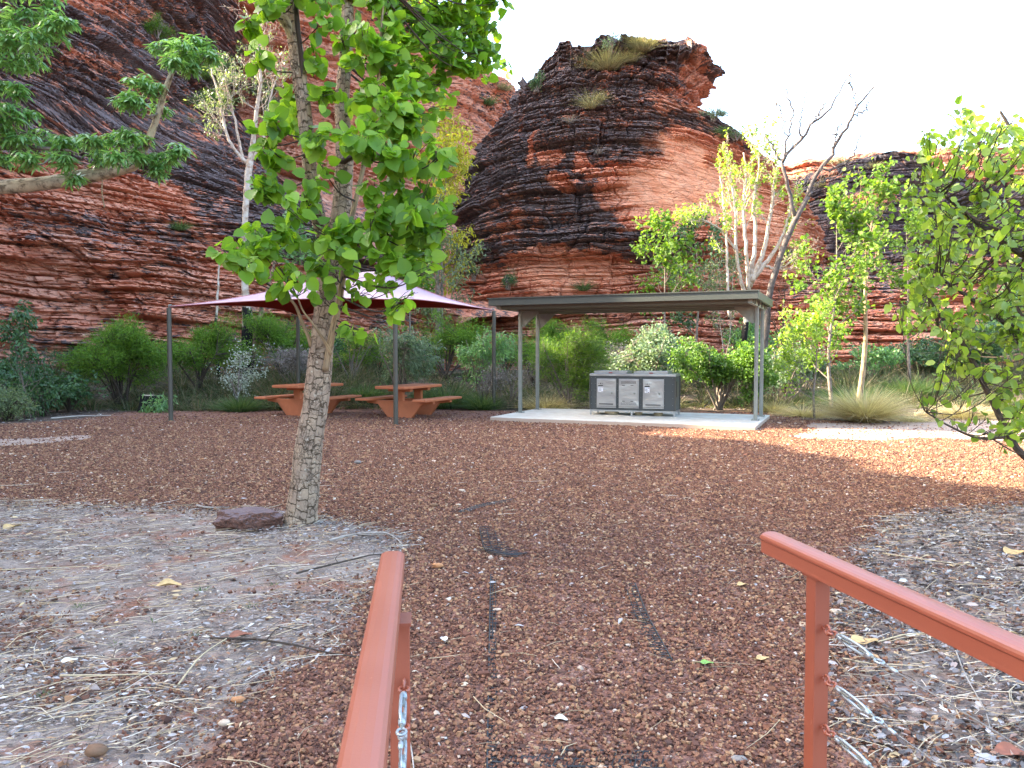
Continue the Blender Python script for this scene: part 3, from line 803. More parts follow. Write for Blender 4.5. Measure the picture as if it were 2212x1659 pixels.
for yy, ll, rr in ((338, 1850, 1900), (346, 1810, 1950), (358, 1785, 2000), (385, 1765, 2060), (425, 1745, 2110), (520, 1720, 2200), (850, 1700, 2300)):
    p = at(ll, yy, 58.0); p2 = at(rr, yy, 60.0); prof.append((p[2], p[0], p2[0]))
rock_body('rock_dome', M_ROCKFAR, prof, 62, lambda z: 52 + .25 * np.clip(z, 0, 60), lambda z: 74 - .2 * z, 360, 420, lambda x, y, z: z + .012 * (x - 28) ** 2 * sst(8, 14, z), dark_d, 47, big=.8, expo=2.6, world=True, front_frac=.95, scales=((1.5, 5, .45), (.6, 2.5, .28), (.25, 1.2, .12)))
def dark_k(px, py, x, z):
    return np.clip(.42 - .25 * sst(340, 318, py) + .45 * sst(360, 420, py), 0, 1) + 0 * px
prof = []
for yy, ll, rr in ((311, 1700, 2560), (318, 1668, 2640), (330, 1600, 2750), (420, 1560, 2900), (850, 1500, 3000)):
    p = at(ll, yy + 6, 79.0); p2 = at(rr, yy + 6, 82.0); prof.append((p[2], p[0], p2[0]))
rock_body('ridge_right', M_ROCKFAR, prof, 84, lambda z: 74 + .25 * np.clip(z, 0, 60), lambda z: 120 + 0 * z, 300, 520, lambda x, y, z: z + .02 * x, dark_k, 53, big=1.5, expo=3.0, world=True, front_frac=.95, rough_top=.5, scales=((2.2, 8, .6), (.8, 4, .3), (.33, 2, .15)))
# ================================================================ shade sail over the tables
def mat_fabric():
    t = NT('shade_cloth'); o = t.obj()
    wv = t.n('TexWave', {'Vector': t.mapping(o, (1, 1, 1), (0, 0, .35)), 'Scale': 14.0, 'Distortion': .6, 'Detail': 2.0}, bands_direction='X')
    ge = t.n('NewGeometry')
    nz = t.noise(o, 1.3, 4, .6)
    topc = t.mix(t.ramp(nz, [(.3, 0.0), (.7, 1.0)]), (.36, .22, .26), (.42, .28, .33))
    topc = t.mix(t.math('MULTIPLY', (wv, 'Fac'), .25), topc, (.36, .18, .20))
    # upper side painted pale for sky sheen, deep red under side of knitted cloth
    nz_ = t.n('SeparateXYZ', {0: (ge, 'True Normal')})
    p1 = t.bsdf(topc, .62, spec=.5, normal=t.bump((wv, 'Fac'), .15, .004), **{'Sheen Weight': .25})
    p2 = t.bsdf((.30, .035, .030), .8, spec=.1)
    tr = t.n('BsdfTranslucent', {'Color': (.42, .05, .04, 1)})
    under = t.n('MixShader', {0: .45, 1: p2, 2: tr})
    mx = t.n('MixShader', {0: t.attr('under'), 1: p1, 2: under})
    return t.done(mx)
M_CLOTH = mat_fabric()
M_POLE = mat_simple('bronze_green_steel', (.062, .058, .046), .42, .0, .08, 8, .05, .5)
M_GALV = mat_simple('galvanised_steel', (.24, .25, .225), .45, .35, .10, 9, .08)
M_STRAP = mat_simple('blue_strap', (.03, .07, .16), .5)
M_ROOF = mat_simple('olive_steel_sheet', (.050, .054, .046), .40, .0, .06, 5, .03, .5)

P1 = np.array([-7.78, 17.6, 0.]); P3 = np.array([-2.50, 16.6, 0.]); P4 = np.array([-.49, 20.9, 0.]); P2 = np.array([-6.05, 21.9, 0.])
HT = {0: 2.60, 1: 2.69, 2: 2.70, 3: 2.60}
sail = thing('shade_sail', (-4.2, 19.2, 0), 'reddish mauve fabric shade canopy on four dark poles above the picnic tables', 'shade canopy')
corners = [P1, P3, P4, P2]
C3 = [np.array([c[0], c[1], HT[i]]) for i, c in enumerate(corners)]
ctr = sum(C3) / 4
ridge_dir = unit(C3[1] - C3[0]); ra = ctr - ridge_dir * .55 + np.array([.35, 0, 0]); rb = ctr + ridge_dir * .65 + np.array([.35, 0, 0]); ra[2] = 3.52; rb[2] = 3.56
mbf = MB(); und = []
def sail_panel(c0, c1, r0, r1, sag):
    n, m = 28, 16
    S, T = np.meshgrid(np.linspace(0, 1, n), np.linspace(0, 1, m))
    lo = c0 * (1 - S[..., None]) + c1 * S[..., None]
    hi = r0 * (1 - S[..., None]) + r1 * S[..., None]
    k = (4 * S * (1 - S))[..., None]
    inward = ctr - (c0 + c1) / 2; inward[2] = 0; inward = unit(inward)
    lo = lo + inward * k * .50 + np.array([0, 0, 1]) * k * .12
    P = lo * (1 - T[..., None]) + hi * T[..., None]
    P[..., 2] -= sag * 4 * T * (1 - T) * (1.0 - .3 * (2 * S - 1) ** 2)
    idx = np.arange(n * m).reshape(m, n)
    return P.reshape(-1, 3), np.stack([idx[:-1, :-1], idx[:-1, 1:], idx[1:, 1:], idx[1:, :-1]], -1).reshape(-1, 4)
pan = [(C3[0], C3[1], ra, rb), (C3[1], C3[2], rb, rb), (C3[2], C3[3], rb, ra), (C3[3], C3[0], ra, ra)]
for a_ in pan:
    V, Fc = sail_panel(*a_, .16)
    mbf.add(V, Fc); und += [0] * len(V)
for a_ in pan:
    V, Fc = sail_panel(*a_, .16)
    V[:, 2] -= .006
    mbf.add(V, Fc[:, ::-1].copy()); und += [1] * len(V)
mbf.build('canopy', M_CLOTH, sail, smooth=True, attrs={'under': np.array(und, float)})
# hem cable casing round the edge
mb = MB()
for a_ in pan:
    V, Fc = sail_panel(*a_, .16); mb.tube(V[:28] + [0, 0, -.004], .012, 6)
mb.build('hem', mat_simple('hem_cloth', (.40, .16, .17), .7), sail, smooth=True)
for a_ in pan:
    V, Fc = sail_panel(*a_, .16); mb = MB(); mb.tube(V.reshape(16, 28, 3)[:, 0] + [0, 0, .004], .009, 5); mb.build('seam', bpy.data.materials['hem_cloth'], sail, smooth=True)
for i, c in enumerate(corners):
    mb = MB(); h = HT[i]
    mb.tube([(c[0], c[1], -.1), (c[0], c[1], h - .05)], .052, 20)
    mb.tube([(c[0], c[1], h - .05), (c[0], c[1], h - .035)], .058, 20)
    mb.tube([(c[0], c[1], 0.0), (c[0], c[1], .012)], .075, 20)
    pole = mb.build('pole', M_POLE, sail, smooth=False)
    inn = unit(ctr - C3[i]); q_ = C3[i]
    mb = MB(); mb.tube([q_ + [0, 0, -.05], q_ + [0, 0, .03], q_ + inn * .06 + [0, 0, .03]], .018, 8)
    mb.tube([q_ + inn * (.10 + .035 * math.cos(a)) + np.array([0, 0, .02]) + np.cross(inn, [0, 0, 1]) * .035 * math.sin(a) for a in np.linspace(0, 6.28, 14)[:-1]], .008, 6, closed=True)
    mb.build('shackle', M_GALV, pole, smooth=True)
    mb = MB(); s2 = unit(np.cross(inn, [0, 0, 1]))
    mb.prism([(-.05, -.09), (.05, -.09), (.03, .10), (-.03, .10)], q_ + inn * .24 + [0, 0, .012], s2, inn, (0, 0, .012))
    mb.build('corner_strap', M_STRAP, sail)

# ================================================================ picnic tables
M_TABLE = mat_simple('terracotta_concrete', (.46, .15, .068), .62, 0, .10, 5, .2, .3, dirt=(.40, .14, .075))
def make_table(origin, ang, label):
    r = thing('picnic_table', (0, 0, 0), label, 'picnic table', 'picnic tables under the shade sail')
    # local frame: x across (bench - table - bench), y along
    def slab(name, cx, w_, L, z, th):
        mb = MB(); mb.box((cx, 0, z - th / 2), (w_, L, th)); return mb.build(name, M_TABLE, r, bevel=.016)
    tt = slab('table_top', 0, .82, 1.80, .76, .07)
    for s in (-1, 1): slab('bench_seat', s * .80, .36, 1.80, .46, .06)
    for yy in (-.42, .42):
        mb = MB()
        # leg: wide pedestal tapering down, with bench arms and a column below the top
        poly = [(-.30, -.05), (.30, -.05), (.60, .30), (.93, .335), (.93, .40), (-.93, .40), (-.93, .335), (-.60, .30)]
        mb.prism(poly, (0, yy - .055, 0), (1, 0, 0), (0, 0, 1), (0, .11, 0))
        mb.build('leg', M_TABLE, r, bevel=.008)
        mb = MB(); mb.box((0, yy, .51), (.20, .105, .219)); mb.box((0, yy, .655), (.62, .13, .07)); mb.build('column', M_TABLE, r, bevel=.008)
    r.location = origin; r.rotation_euler = (0, 0, ang)
    return r
ta = gnd(1640 / 1.0 * 0 + 872, 893)
t1 = make_table((-2.52, 19.0, 0.0), R(-24), 'terracotta picnic table with attached benches, just behind the front right sail pole')
def dup(root, loc, rot, label):
    r2 = root.copy(); col.objects.link(r2); r2.location = loc; r2.rotation_euler = (0, 0, rot); r2['label'] = label
    for ch in list(root.children):
        c = ch.copy(); col.objects.link(c); c.parent = r2
    return r2
dup(t1, (-5.15, 19.6, 0.0), R(-24), 'terracotta picnic table half hidden behind the thick cracked tree trunk')

# ================================================================ barbecue shelter
FR = np.array([4.82, 15.28]); ANG = R(-23.5)
U = np.array([math.cos(ANG), math.sin(ANG)]); W_ = np.array([-math.sin(ANG), math.cos(ANG)])
Mrot = np.array([[U[0], W_[0], 0], [U[1], W_[1], 0], [0, 0, 1]])
LEN, DEP = 5.8, 3.1
def sl(u, v, z): # u measured back from the front right corner to the left
    q = FR - U * u + W_ * v
    return np.array([q[0], q[1], z])
shel = thing('barbecue_shelter', sl(LEN / 2, DEP / 2, 0), 'olive steel flat roofed shelter on four galvanised posts over a concrete slab', 'shelter')
def mat_conc():
    t = NT('concrete'); o = t.obj()
    c = t.mix(t.ramp(t.noise(o, 2.2, 6, .65), [(.35, 0.0), (.65, 1.0)]), (.50, .475, .42), (.60, .58, .53))
    c = t.mix(t.ramp(t.noise(o, 9, 5, .7), [(.58, 0.0), (.74, .5)]), c, (.36, .27, .20))
    z = t.n('SeparateXYZ', {0: o})
    c = t.mix(t.ramp(t.math('ADD', (z, 2), t.math('MULTIPLY', t.noise(o, 6, 4), .03)), [(.085, .75), (.11, 0.0)]), c, (.34, .22, .15))
    return t.done(t.bsdf(c, .85, 0, t.bump(t.noise(o, 120, 3), .25, .003), .25))
mb = MB(); mb.box(sl(LEN / 2, DEP / 2, .0), (LEN, DEP, .18), Mrot); mb.build('concrete_slab', mat_conc(), shel, bevel=.008)
# roof: tray deck, gutter fascia on each side, purlins
RZ = 2.76
mb = MB(); mb.box(sl(LEN / 2, DEP / 2, RZ - .035), (LEN - .12, DEP - .12, .03), Mrot)
for k in range(18):
    mb.box(sl(.22 + k * (LEN - .44) / 17, DEP / 2, RZ - .008), (.03, DEP - .13, .024), Mrot)
mb.build('roof_sheet', M_ROOF, shel)
def fascia(c, size):
    mb = MB(); mb.box(c, size, Mrot)
    return mb.build('fascia', M_ROOF, shel, bevel=.004)
fascia(sl(LEN / 2, .0, RZ - .065), (LEN + .06, .05, .16)); fascia(sl(LEN / 2, DEP, RZ - .065), (LEN + .06, .05, .16))
fascia(sl(-.005, DEP / 2, RZ - .065), (.05, DEP - .054, .16)); fascia(sl(LEN + .005, DEP / 2, RZ - .065), (.05, DEP - .054, .16))
for v in (.0, DEP):
    mb = MB(); mb.box(sl(LEN / 2, v + (-.035 if v == 0 else .035), RZ + .018), (LEN + .12, .03, .022), Mrot); mb.build('gutter_lip', M_ROOF, shel)
mb = MB()
M_PURL = mat_simple('purlin_steel', (.15, .147, .125), .45, .25, .08, 6)
for v in (.28, .62, 1.32, 2.0, 2.62, 2.9):
    mb = MB(); mb.box(sl(LEN / 2, v, RZ - .13), (LEN - .16, .05, .16), Mrot); mb.box(sl(LEN / 2, v + .02, RZ - .205), (LEN - .17, .085, .012), Mrot)
    mb.build('purlin', M_PURL, shel)
PV = (1.46, 2.60)
for u in (.15, LEN - .13):
    mb = MB(); mb.box(sl(u, DEP / 2, RZ - .145), (.075, DEP - .3, .15), Mrot); mb.build('end_beam', M_GALV, shel)
    for v in PV:
        mb = MB(); h = RZ - .22
        mb.box(sl(u, v, .09 + (h - .09) / 2), (.076, .076, h - .09), Mrot)
        for s in (-1, 1):
            mb.box(sl(u, v + s * .036, .09 + (h - .09) / 2), (.026, .012, h - .10), Mrot)
            mb.box(sl(u + s * .036, v, .09 + (h - .09) / 2), (.012, .026, h - .10), Mrot)
        post = mb.build('post', M_GALV, shel, bevel=.003)
        mb = MB(); mb.box(sl(u, v, .096), (.17, .17, .012), Mrot)
        for a in (-1, 1):
            for b in (-1, 1): mb.tube([sl(u + a * .068, v + b * .068, .10), sl(u + a * .068, v + b * .068, .125)], .009, 6)
        mb.build('base_plate', M_GALV, post)
        s = 1 if u < 1 else -1
        mb = MB()
        A0 = sl(u + s * .05, v - .006, RZ - .215); ax = -np.array([U[0], U[1], 0]) * s
        mb.prism([(0, 0), (.42, 0), (.42, -.04), (.06, -.36), (0, -.36)], A0, ax, (0, 0, 1), np.array([W_[0], W_[1], 0]) * .012)
        for kb in range(4):
            bp = A0 + ax * .03 + np.array([0, 0, -.06 - kb * .08]) - np.array([W_[0], W_[1], 0]) * .008
            mb.tube([bp, bp + np.array([W_[0], W_[1], 0]) * .028], .010, 6)
        mb.build('gusset', M_GALV, post)

# ---------------------------------------------------------------- barbecue bench
BA = R(-20.2); bu = np.array([math.cos(BA), math.sin(BA), 0]); bv = np.array([-math.sin(BA), math.cos(BA), 0]); Mb = np.stack([bu, bv, [0, 0, 1]], 1)
BF = np.array([3.715, 17.57, .09]); BL, BD = 2.0, .76
def bb(u, v, z): return BF - bu * u + bv * v + np.array([0, 0, z])      # u from the right end, v from the front
bbq = thing('barbecue_bench', bb(BL / 2, BD / 2, 0), 'dark grey double electric barbecue cabinet with three steel doors on the slab', 'barbecue')
M_CAB = mat_simple('charcoal_panel', (.048, .054, .055), .42, 0, .06, 5, .02, .5)
def mat_steel():
    t = NT('stainless'); o = t.obj()
    br = t.noise(t.mapping(o, (3, 3, 160)), 1.0, 3, .6)
    dn = t.noise(o, 2.6, 3, .5)
    rr = t.n('MapRange', {0: br, 3: .24, 4: .40})
    n1 = t.bump(dn, .35, .05); n2 = t.bump(br, .06, .002, n1)
    return t.done(t.bsdf((.40, .41, .43), (rr, 0), .85, n2))
M_SS = mat_steel()
M_BLACK = mat_simple('black_trim', (.02, .02, .02), .5)
mb = MB(); mb.box(bb(BL / 2, BD / 2, .52), (BL - .03, BD - .03, .79), Mb); mb.build('cabinet', M_CAB, bbq, bevel=.004)
mb = MB(); mb.box(bb(BL / 2, BD / 2, .945), (BL + .01, BD + .01, .055), Mb); mb.build('bench_top', M_SS, bbq, bevel=.006)
# edge angles on the cabinet corners
for u, v in ((.004, .004), (BL - .004, .004), (.004, BD - .004), (BL - .004, BD - .004)):
    mb = MB(); mb.box(bb(u, v, .52), (.026, .026, .785), Mb); mb.build('corner_trim', M_POLE, bbq)
for u0 in (.58, 1.53):
    mb = MB(); mb.box(bb(u0 - .0, BD / 2 + .02, .992), (.78, .60, .036), Mb); pl = mb.build('hotplate_lid', M_SS, bbq, bevel=.006)
    mb = MB()
    for s in (-1, 1): mb.box(bb(u0, BD / 2 + .02 + s * .285, 1.018), (.80, .03, .030), Mb)
    mb.box(bb(u0 - .385, BD / 2 + .02, 1.018), (.03, .54, .030), Mb); mb.box(bb(u0 + .385, BD / 2 + .02, 1.018), (.03, .54, .030), Mb)
    mb.build('rim', M_SS, pl, bevel=.004)
    mb = MB(); mb.box(bb(u0 - .02, .033, .992), (.085, .006, .020), Mb); mb.build('red_badge', mat_simple('red_badge', (.35, .03, .02), .5), pl)
M_PAPER = mat_simple('notice_sheet', (.72, .71, .74), .6, 0, .03)
# doors: left, middle (louvred), right.  widths measured from the photo
for k, (u0, wd) in enumerate(((1.60, .43), (1.07, .44), (.50, .45))):
    fv = -.004
    mb = MB(); mb.box(bb(u0, fv + .008, .53), (wd + .03, .024, .65), Mb); fr = mb.build('door_frame', M_SS, bbq, bevel=.003)
    mb = MB(); mb.box(bb(u0, fv - .012, .53), (wd - .01, .016, .60), Mb); d = mb.build('door', M_SS, bbq, bevel=.004)
    hu = u0 - wd * .32
    mb = MB(); mb.tube([bb(hu, fv - .02, .52), bb(hu, fv - .034, .52)], .022, 16); mb.tube([bb(hu, fv - .034, .52), bb(hu, fv - .05, .52)], .012, 12); mb.build('lock', M_GALV, d)
    if k != 1:
        lu = u0 + wd * .33
        mb = MB(); mb.box(bb(lu - .01, fv - .0225, .605), (.115, .003, .13), Mb); nt_ = mb.build('notice', M_PAPER, d)
        mb = MB()
        for j in range(7): mb.box(bb(lu + .004 - .006 * (j % 2), fv - .0245, .650 - j * .015), (.072 - .012 * (j % 3), .002, .004), Mb)
        mb.box(bb(lu - .045, fv - .0245, .545 + .008), (.016, .002, .018), Mb)
        mb.build('notice_print', M_BLACK, nt_)
        mb = MB(); mb.tube([bb(lu - .048, fv - .0235, .640), bb(lu - .048, fv - .0255, .640)], .010, 12); mb.build('notice_mark', mat_simple('crimson_mark', (.25, .02, .03), .5) if k == 2 else M_BLACK, nt_)
        mb = MB(); mb.prism([(-.065, 0), (.065, 0), (.052, .026), (-.052, .026)], bb(lu - .01, fv - .021, .672), bu, (0, 0, 1), -bv * .008); mb.build('label_holder', M_BLACK, d)
        mb = MB()
        mb.tube([bb(lu - .01, fv - .02, .742), bb(lu - .01, fv - .030, .742)], .013, 12)
        mb.build('start_button', M_BLACK, d)
        for s in (-1, 1):
            mb = MB(); mb.tube([bb(lu - .01 + s * .045, fv - .02, .742), bb(lu - .01 + s * .045, fv - .024, .742)], .012, 12); mb.build('indicator_lamp', M_GALV, d)
        mb = MB(); mb.box(bb(u0, fv - .0215, .262), (wd * .78, .004, .022), Mb); mb.build('vent', M_BLACK, d)
    else:
        for zc, hh_ in ((.770, .065), (.278, .055)):
            mb = MB(); mb.box(bb(u0, fv - .0215, zc), (wd * .78, .004, hh_), Mb); v_ = mb.build('vent', M_BLACK, d)
            mb = MB()
            for j in range(6): mb.box(bb(u0, fv - .026, zc - hh_ / 2 + .006 + j * (hh_ - .012) / 5), (wd * .76, .006, .006), Mb)
            mb.build('louvre', M_SS, v_)
        for uu, zz in ((.12, .705), (-.08, .705), (.12, .335), (-.08, .335)):
            mb = MB(); mb.box(bb(u0 + uu, fv - .0215, zz), (.065, .004, .014), Mb); mb.build('slot', M_BLACK, d)
    mb = MB(); mb.box(bb(u0, fv + .006, .185), (wd + .03, .020, .022), Mb); mb.build('door_sill', M_SS, bbq)
# rivets round the doors
for u in (1.87, 1.335, .79, .245, .06, 1.96):
    for z in (.26, .42, .58, .74, .88):
        mb = MB(); mb.tube([bb(u, .016, z), bb(u, .004, z)], .006, 6); mb.build('rivet', M_GALV, bbq)
mb = MB(); mb.box(bb(.002, BD / 2, .62), (.016, .34, .36), Mb); mb.build('side_panel', M_POLE, bbq, bevel=.003)
mb = MB()
mb.box(bb(BL / 2, .02, .105), (BL, .04, .035), Mb); mb.box(bb(BL / 2, BD - .02, .105), (BL, .04, .035), Mb)
mb.box(bb(.02, BD / 2, .105), (.04, BD - .09, .034), Mb); mb.box(bb(BL - .02, BD / 2, .105), (.04, BD - .09, .034), Mb)
mb.build('base_frame', M_SS, bbq)
for u, v in ((.02, .02), (BL / 2, .02), (BL - .02, .02), (.02, BD - .02), (BL - .02, BD - .02)):
    mb = MB(); mb.box(bb(u, v, .044), (.04, .04, .088), Mb); mb.box(bb(u, v, .004), (.07, .06, .007), Mb); mb.build('leg', M_SS, bbq)
M_FOOT = mat_simple('sand_concrete', (.42, .34, .22), .85, 0, .2, 14, .3)
for u, r_ in ((1.52, .17), (.88, .09), (.42, .11)):
    mb = MB(); q_ = bb(u, .22, 0)
    mb.tube([q_ + [0, 0, .0], q_ + [0, 0, .045], q_ + [0, 0, .085]], [r_ * .8, r_, r_ * .95], 20); mb.build('ballast_block', M_FOOT, bbq)

# ================================================================ handrails
def mat_rail():
    t = NT('terracotta_powder_coat'); o = t.obj()
    c = t.mix(t.ramp(t.noise(o, 3, 5, .6), [(.3, 0.0), (.7, 1.0)]), (.265, .066, .034), (.31, .084, .044))
    c = t.mix(t.ramp(t.noise(o, 26, 6, .75), [(.66, 0.0), (.76, .45)]), c, (.60, .27, .20))
    b = t.bump(t.noise(o, 190, 3, .6), .12, .0015)
    return t.done(t.bsdf(c, (t.n('MapRange', {0: t.noise(o, 12, 4), 3: .34, 4: .52}), 0), 0, b, .95))
M_RAIL = mat_rail()
M_ZINC = mat_simple('zinc_plated', (.42, .47, .50), .42, .6, .15, 40, .15)
M_ROPE = mat_simple('wire_rope', (.26, .25, .24), .55, .5, .3, 120, .5)
M_CHIP = mat_simple('bare_primer', (.52, .53, .54), .6)

def rail(label, e0, dirv, length, ztop, post_s, post_in, rope_z, side, cable_len, chips):
    e0 = np.array([e0[0], e0[1], 0.]); d = unit(np.array([dirv[0], dirv[1], 0.])); nrm = np.array([-d[1], d[0], 0]); up = np.array([0, 0, 1.])
    r = thing('handrail', (e0[0], e0[1], 0), label, 'handrail', 'handrails at the end of the boardwalk')
    w2 = .0335
    prof = [(-w2 + .003, -.060), (w2 - .003, -.060), (w2 - .003, -.055), (w2 - .0035, -.050), (w2 - .0035, -.022), (w2, -.019), (w2, -.012), (w2 * .92, -.006), (w2 * .72, -.0015), (w2 * .4, .0012), (0, .0022),
            (-w2 * .4, .0012), (-w2 * .72, -.0015), (-w2 * .92, -.006), (-w2, -.012), (-w2, -.019), (-w2 + .0035, -.022), (-w2 + .0035, -.050), (-w2 + .003, -.055)]
    mb = MB(); mb.prism(prof, e0 + up * ztop, nrm, up, d * length); mb.build('rail', M_RAIL, r)
    pc = e0 + d * post_s + nrm * post_in
    hgt = ztop - .060
    Mp = np.stack([nrm, d, up], 1)
    mb = MB(); mb.box(pc + up * (hgt / 2 - .15), (.045, .045, hgt + .3 - .001), Mp); post = mb.build('post', M_RAIL, r, bevel=.0025)
    mb = MB(); mb.box(pc + up * (hgt - .004), (.052, .075, .0075), Mp); mb.build('top_plate', M_RAIL, post)
    if chips:
        for cu, cz, s1, s2 in ((.012, -.088, .014, .010), (-.012, -.066, .006, .005)):
            mb = MB(); q_ = pc - nrm * .0228 * side + d * cu + up * (hgt + cz)
            mb.prism([(-s1 / 2, -s2 / 2), (s1 / 2, -s2 * .3), (s1 * .4, s2 / 2), (-s1 * .3, s2 * .4)], q_, d, up, -nrm * side * .0006)
            mb.build('paint_chip', M_CHIP, post)
    for j, z in enumerate(rope_z):
        f0 = pc + d * .0225 + nrm * (.004 if chips else .010) + up * z
        # eye bolt welded to the post, closed ring round the hook
        mb = MB()
        mb.tube([f0 - d * .004, f0 + d * .010], .0045, 10)
        ec = f0 + d * .020
        mb.tube([ec + d * .0125 * math.cos(a) + up * .0125 * math.sin(a) for a in np.linspace(0, 2 * np.pi, 17)[:-1]], .0034, 8, closed=True)
        eb = mb.build('eye_bolt', M_RAIL, post, smooth=True)
        lean = (-.012, -.050, -.014)[j % 3]
        rd = unit(d + up * lean)
        # hook ring, then the open bodied turnbuckle with its two threaded rods, thimble and wire rope
        hc = ec + rd * .020
        hb = unit(np.cross(rd, up))
        mb = MB(); mb.tube([hc + rd * .013 * math.cos(a) + hb * .0115 * math.sin(a) for a in np.linspace(.45, 5.8, 15)], .0036, 8)
        mb.tube([hc + rd * .013, hc + rd * .032], .0038, 8); mb.build('hook', M_RAIL, eb, smooth=True)
        tb0 = hc + rd * .030; TL = .125
        mb = MB(); ub = unit(np.cross(hb, rd)); sp = unit(hb * .35 + ub * .94)
        for s in (-1, 1):
            pts = [tb0 + rd * x_ + sp * s * y_ for x_, y_ in ((0, .0035), (.008, .0075), (.020, .0115), (.045, .0128), (TL - .045, .0128), (TL - .020, .0115), (TL - .008, .0075), (TL, .0035))]
            mb.tube(curve(pts, 20), [.0038] * len(curve(pts, 20)), 8)
        for x_ in (0.004, TL - .004):
            mb.tube([tb0 + rd * (x_ - .010), tb0 + rd * (x_ + .010)], [.0075, .0085] if x_ < .05 else [.0085, .0075], 10)
        tb = mb.build('turnbuckle', M_ZINC, r, smooth=True)
        for x0, x1 in ((-.006, .046), (TL - .040, TL + .026)):
            mb = MB(); L_ = np.linspace(x0, x1, int((x1 - x0) / .0012)); mb.tube([tb0 + rd * x_ for x_ in L_], .0039 + .0006 * np.sin(np.arange(len(L_)) * 2.2), 8)
            mb.build('threaded_rod', M_GALV, tb, smooth=True)
        th = tb0 + rd * (TL + .036)
        mb = MB(); mb.tube([th + rd * .013 * math.cos(a) + hb * .009 * math.sin(a) for a in np.linspace(0, 2 * np.pi, 17)[:-1]], .0032, 8, closed=True); mb.build('eye', M_ZINC, tb, smooth=True)
        c0 = th + rd * .008
        mb = MB()
        mb.tube([c0 + rd * .010 + hb * .004 * math.sin(a) * 1.4 + ub * .0 + rd * .014 * math.cos(a) for a in np.linspace(0, 2 * np.pi, 13)[:-1]], .0022, 6, closed=True)
        n_ = 160; Ls = np.linspace(.02, cable_len, n_)
        pts = np.array([c0 + rd * l_ - up * .0 for l_ in Ls]); pts[:, 2] = (c0[2] + rd[2] * .02) - .004 * np.sin(Ls / cable_len * np.pi)
        mb.tube(pts, .0020 + .0004 * np.sin(np.arange(n_) * 1.9), 7)
        mb.build('wire_rope', M_ROPE, r, smooth=True)
        mb = MB(); mb.tube([c0 + rd * .030, c0 + rd * .036, c0 + rd * .052, c0 + rd * .056], [.003, .0052, .0052, .003], 10); mb.build('ferrule', M_ZINC, tb, smooth=True)
    return r
rail('reddish handrail on the right side of the path, its post carrying three steel turnbuckles', (.793, 2.356), (.184, -.931), 2.9, 1.0, .255, .0, (.80, .662, .525), -1, 2.2, True)
rail('reddish handrail on the left side of the path, rising steeply up from the bottom edge', (-.330, 2.122), (.1255, -1.098), 2.6, 1.0, .37, .030, (.80, .715, .60), 1, 2.2, False)

# boardwalk landing the rails stand on (just below the frame)
bw = thing('boardwalk', (.3, 0, 0), 'terracotta boardwalk landing at the near end of the gravel path', 'boardwalk')
mb = MB(); Mw = np.stack([unit(np.array([1, .16, 0])), unit(np.array([-.16, 1, 0])), [0, 0, 1]], 1)
for k in range(16):
    mb.box(np.array([.42, .0, .02]) + Mw[:, 1] * (1.62 - k * .148), (1.15, .138, .04), Mw)
mb.build('deck_board', M_TABLE, bw, bevel=.004)

# ================================================================ plastic gravel grid showing through
M_GRID = mat_simple('black_plastic', (.018, .018, .020), .45, 0, .1, 30)
def grid_piece(label, pts_px, nbar, inward, depth, slope):
    """a run of the ribbed edge of the black gravel retention grid along a ground line"""
    P = np.array([gnd(*p) for p in pts_px]); L = curve(P, nbar)
    r = thing('gravel_grid', (P[0][0], P[0][1], 0), label, 'plastic grid', 'black gravel grid showing through the path')
    mb = MB(); mb.tube(L + [0, 0, .014], .0042, 5); mb.tube(L + [0, 0, .002], .004, 5); mb.build('edge_strip', M_GRID, r)
    mb = MB(); iv = np.array([inward[0], inward[1], 0])
    rg = np.random.default_rng(len(L))
    for k, p in enumerate(L[:-1]):
        dd = depth * (.5 + .5 * rg.random()) * (.4 + .6 * math.sin(math.pi * (k + .5) / len(L)))
        e = p + iv * dd + np.array([0, slope * dd, 0])
        mb.tube([p + [0, 0, .015], e + [0, 0, .010]], .0024, 4)
        if k % 2: mb.tube([p + [0, 0, .015], p + iv * dd * .8 - np.array([0, slope * dd, 0]) + [0, 0, .010]], .002, 4)
    for f in (.3, .62): mb.tube(L[2:-2] + iv * depth * f + [0, 0, .011], .003, 4)
    mb.build('ribs', M_GRID, r)
grid_piece('ribbed black grid edge on the right side of the path, slanting between the two rails', [(1372, 1265), (1395, 1325), (1422, 1378), (1452, 1432)], 30, (-1, 0), .11, .35)
grid_piece('long thin black grid line beside the left handrail, running down the gravel path', [(1060, 1245), (1058, 1330), (1056, 1430), (1054, 1540), (1052, 1659), (1051, 1720)], 70, (1, 0), .055, .1)
grid_piece('small curled corner of black grid lifting out of the gravel, beyond the left handrail', [(1036, 1142), (1040, 1165), (1049, 1190), (1080, 1200), (1120, 1203)], 22, (.9, .4), .22, .2)
grid_piece('faint trace of black grid farthest up the path towards the picnic tables', [(990, 1108), (1040, 1092), (1110, 1080)], 14, (.6, -.7), .12, .2)
grid_piece('wide band of black grid wires crossing the path at the bottom edge of the picture', [(1060, 1652), (1180, 1662), (1320, 1664), (1440, 1668)], 30, (.3, .9), .22, .1)
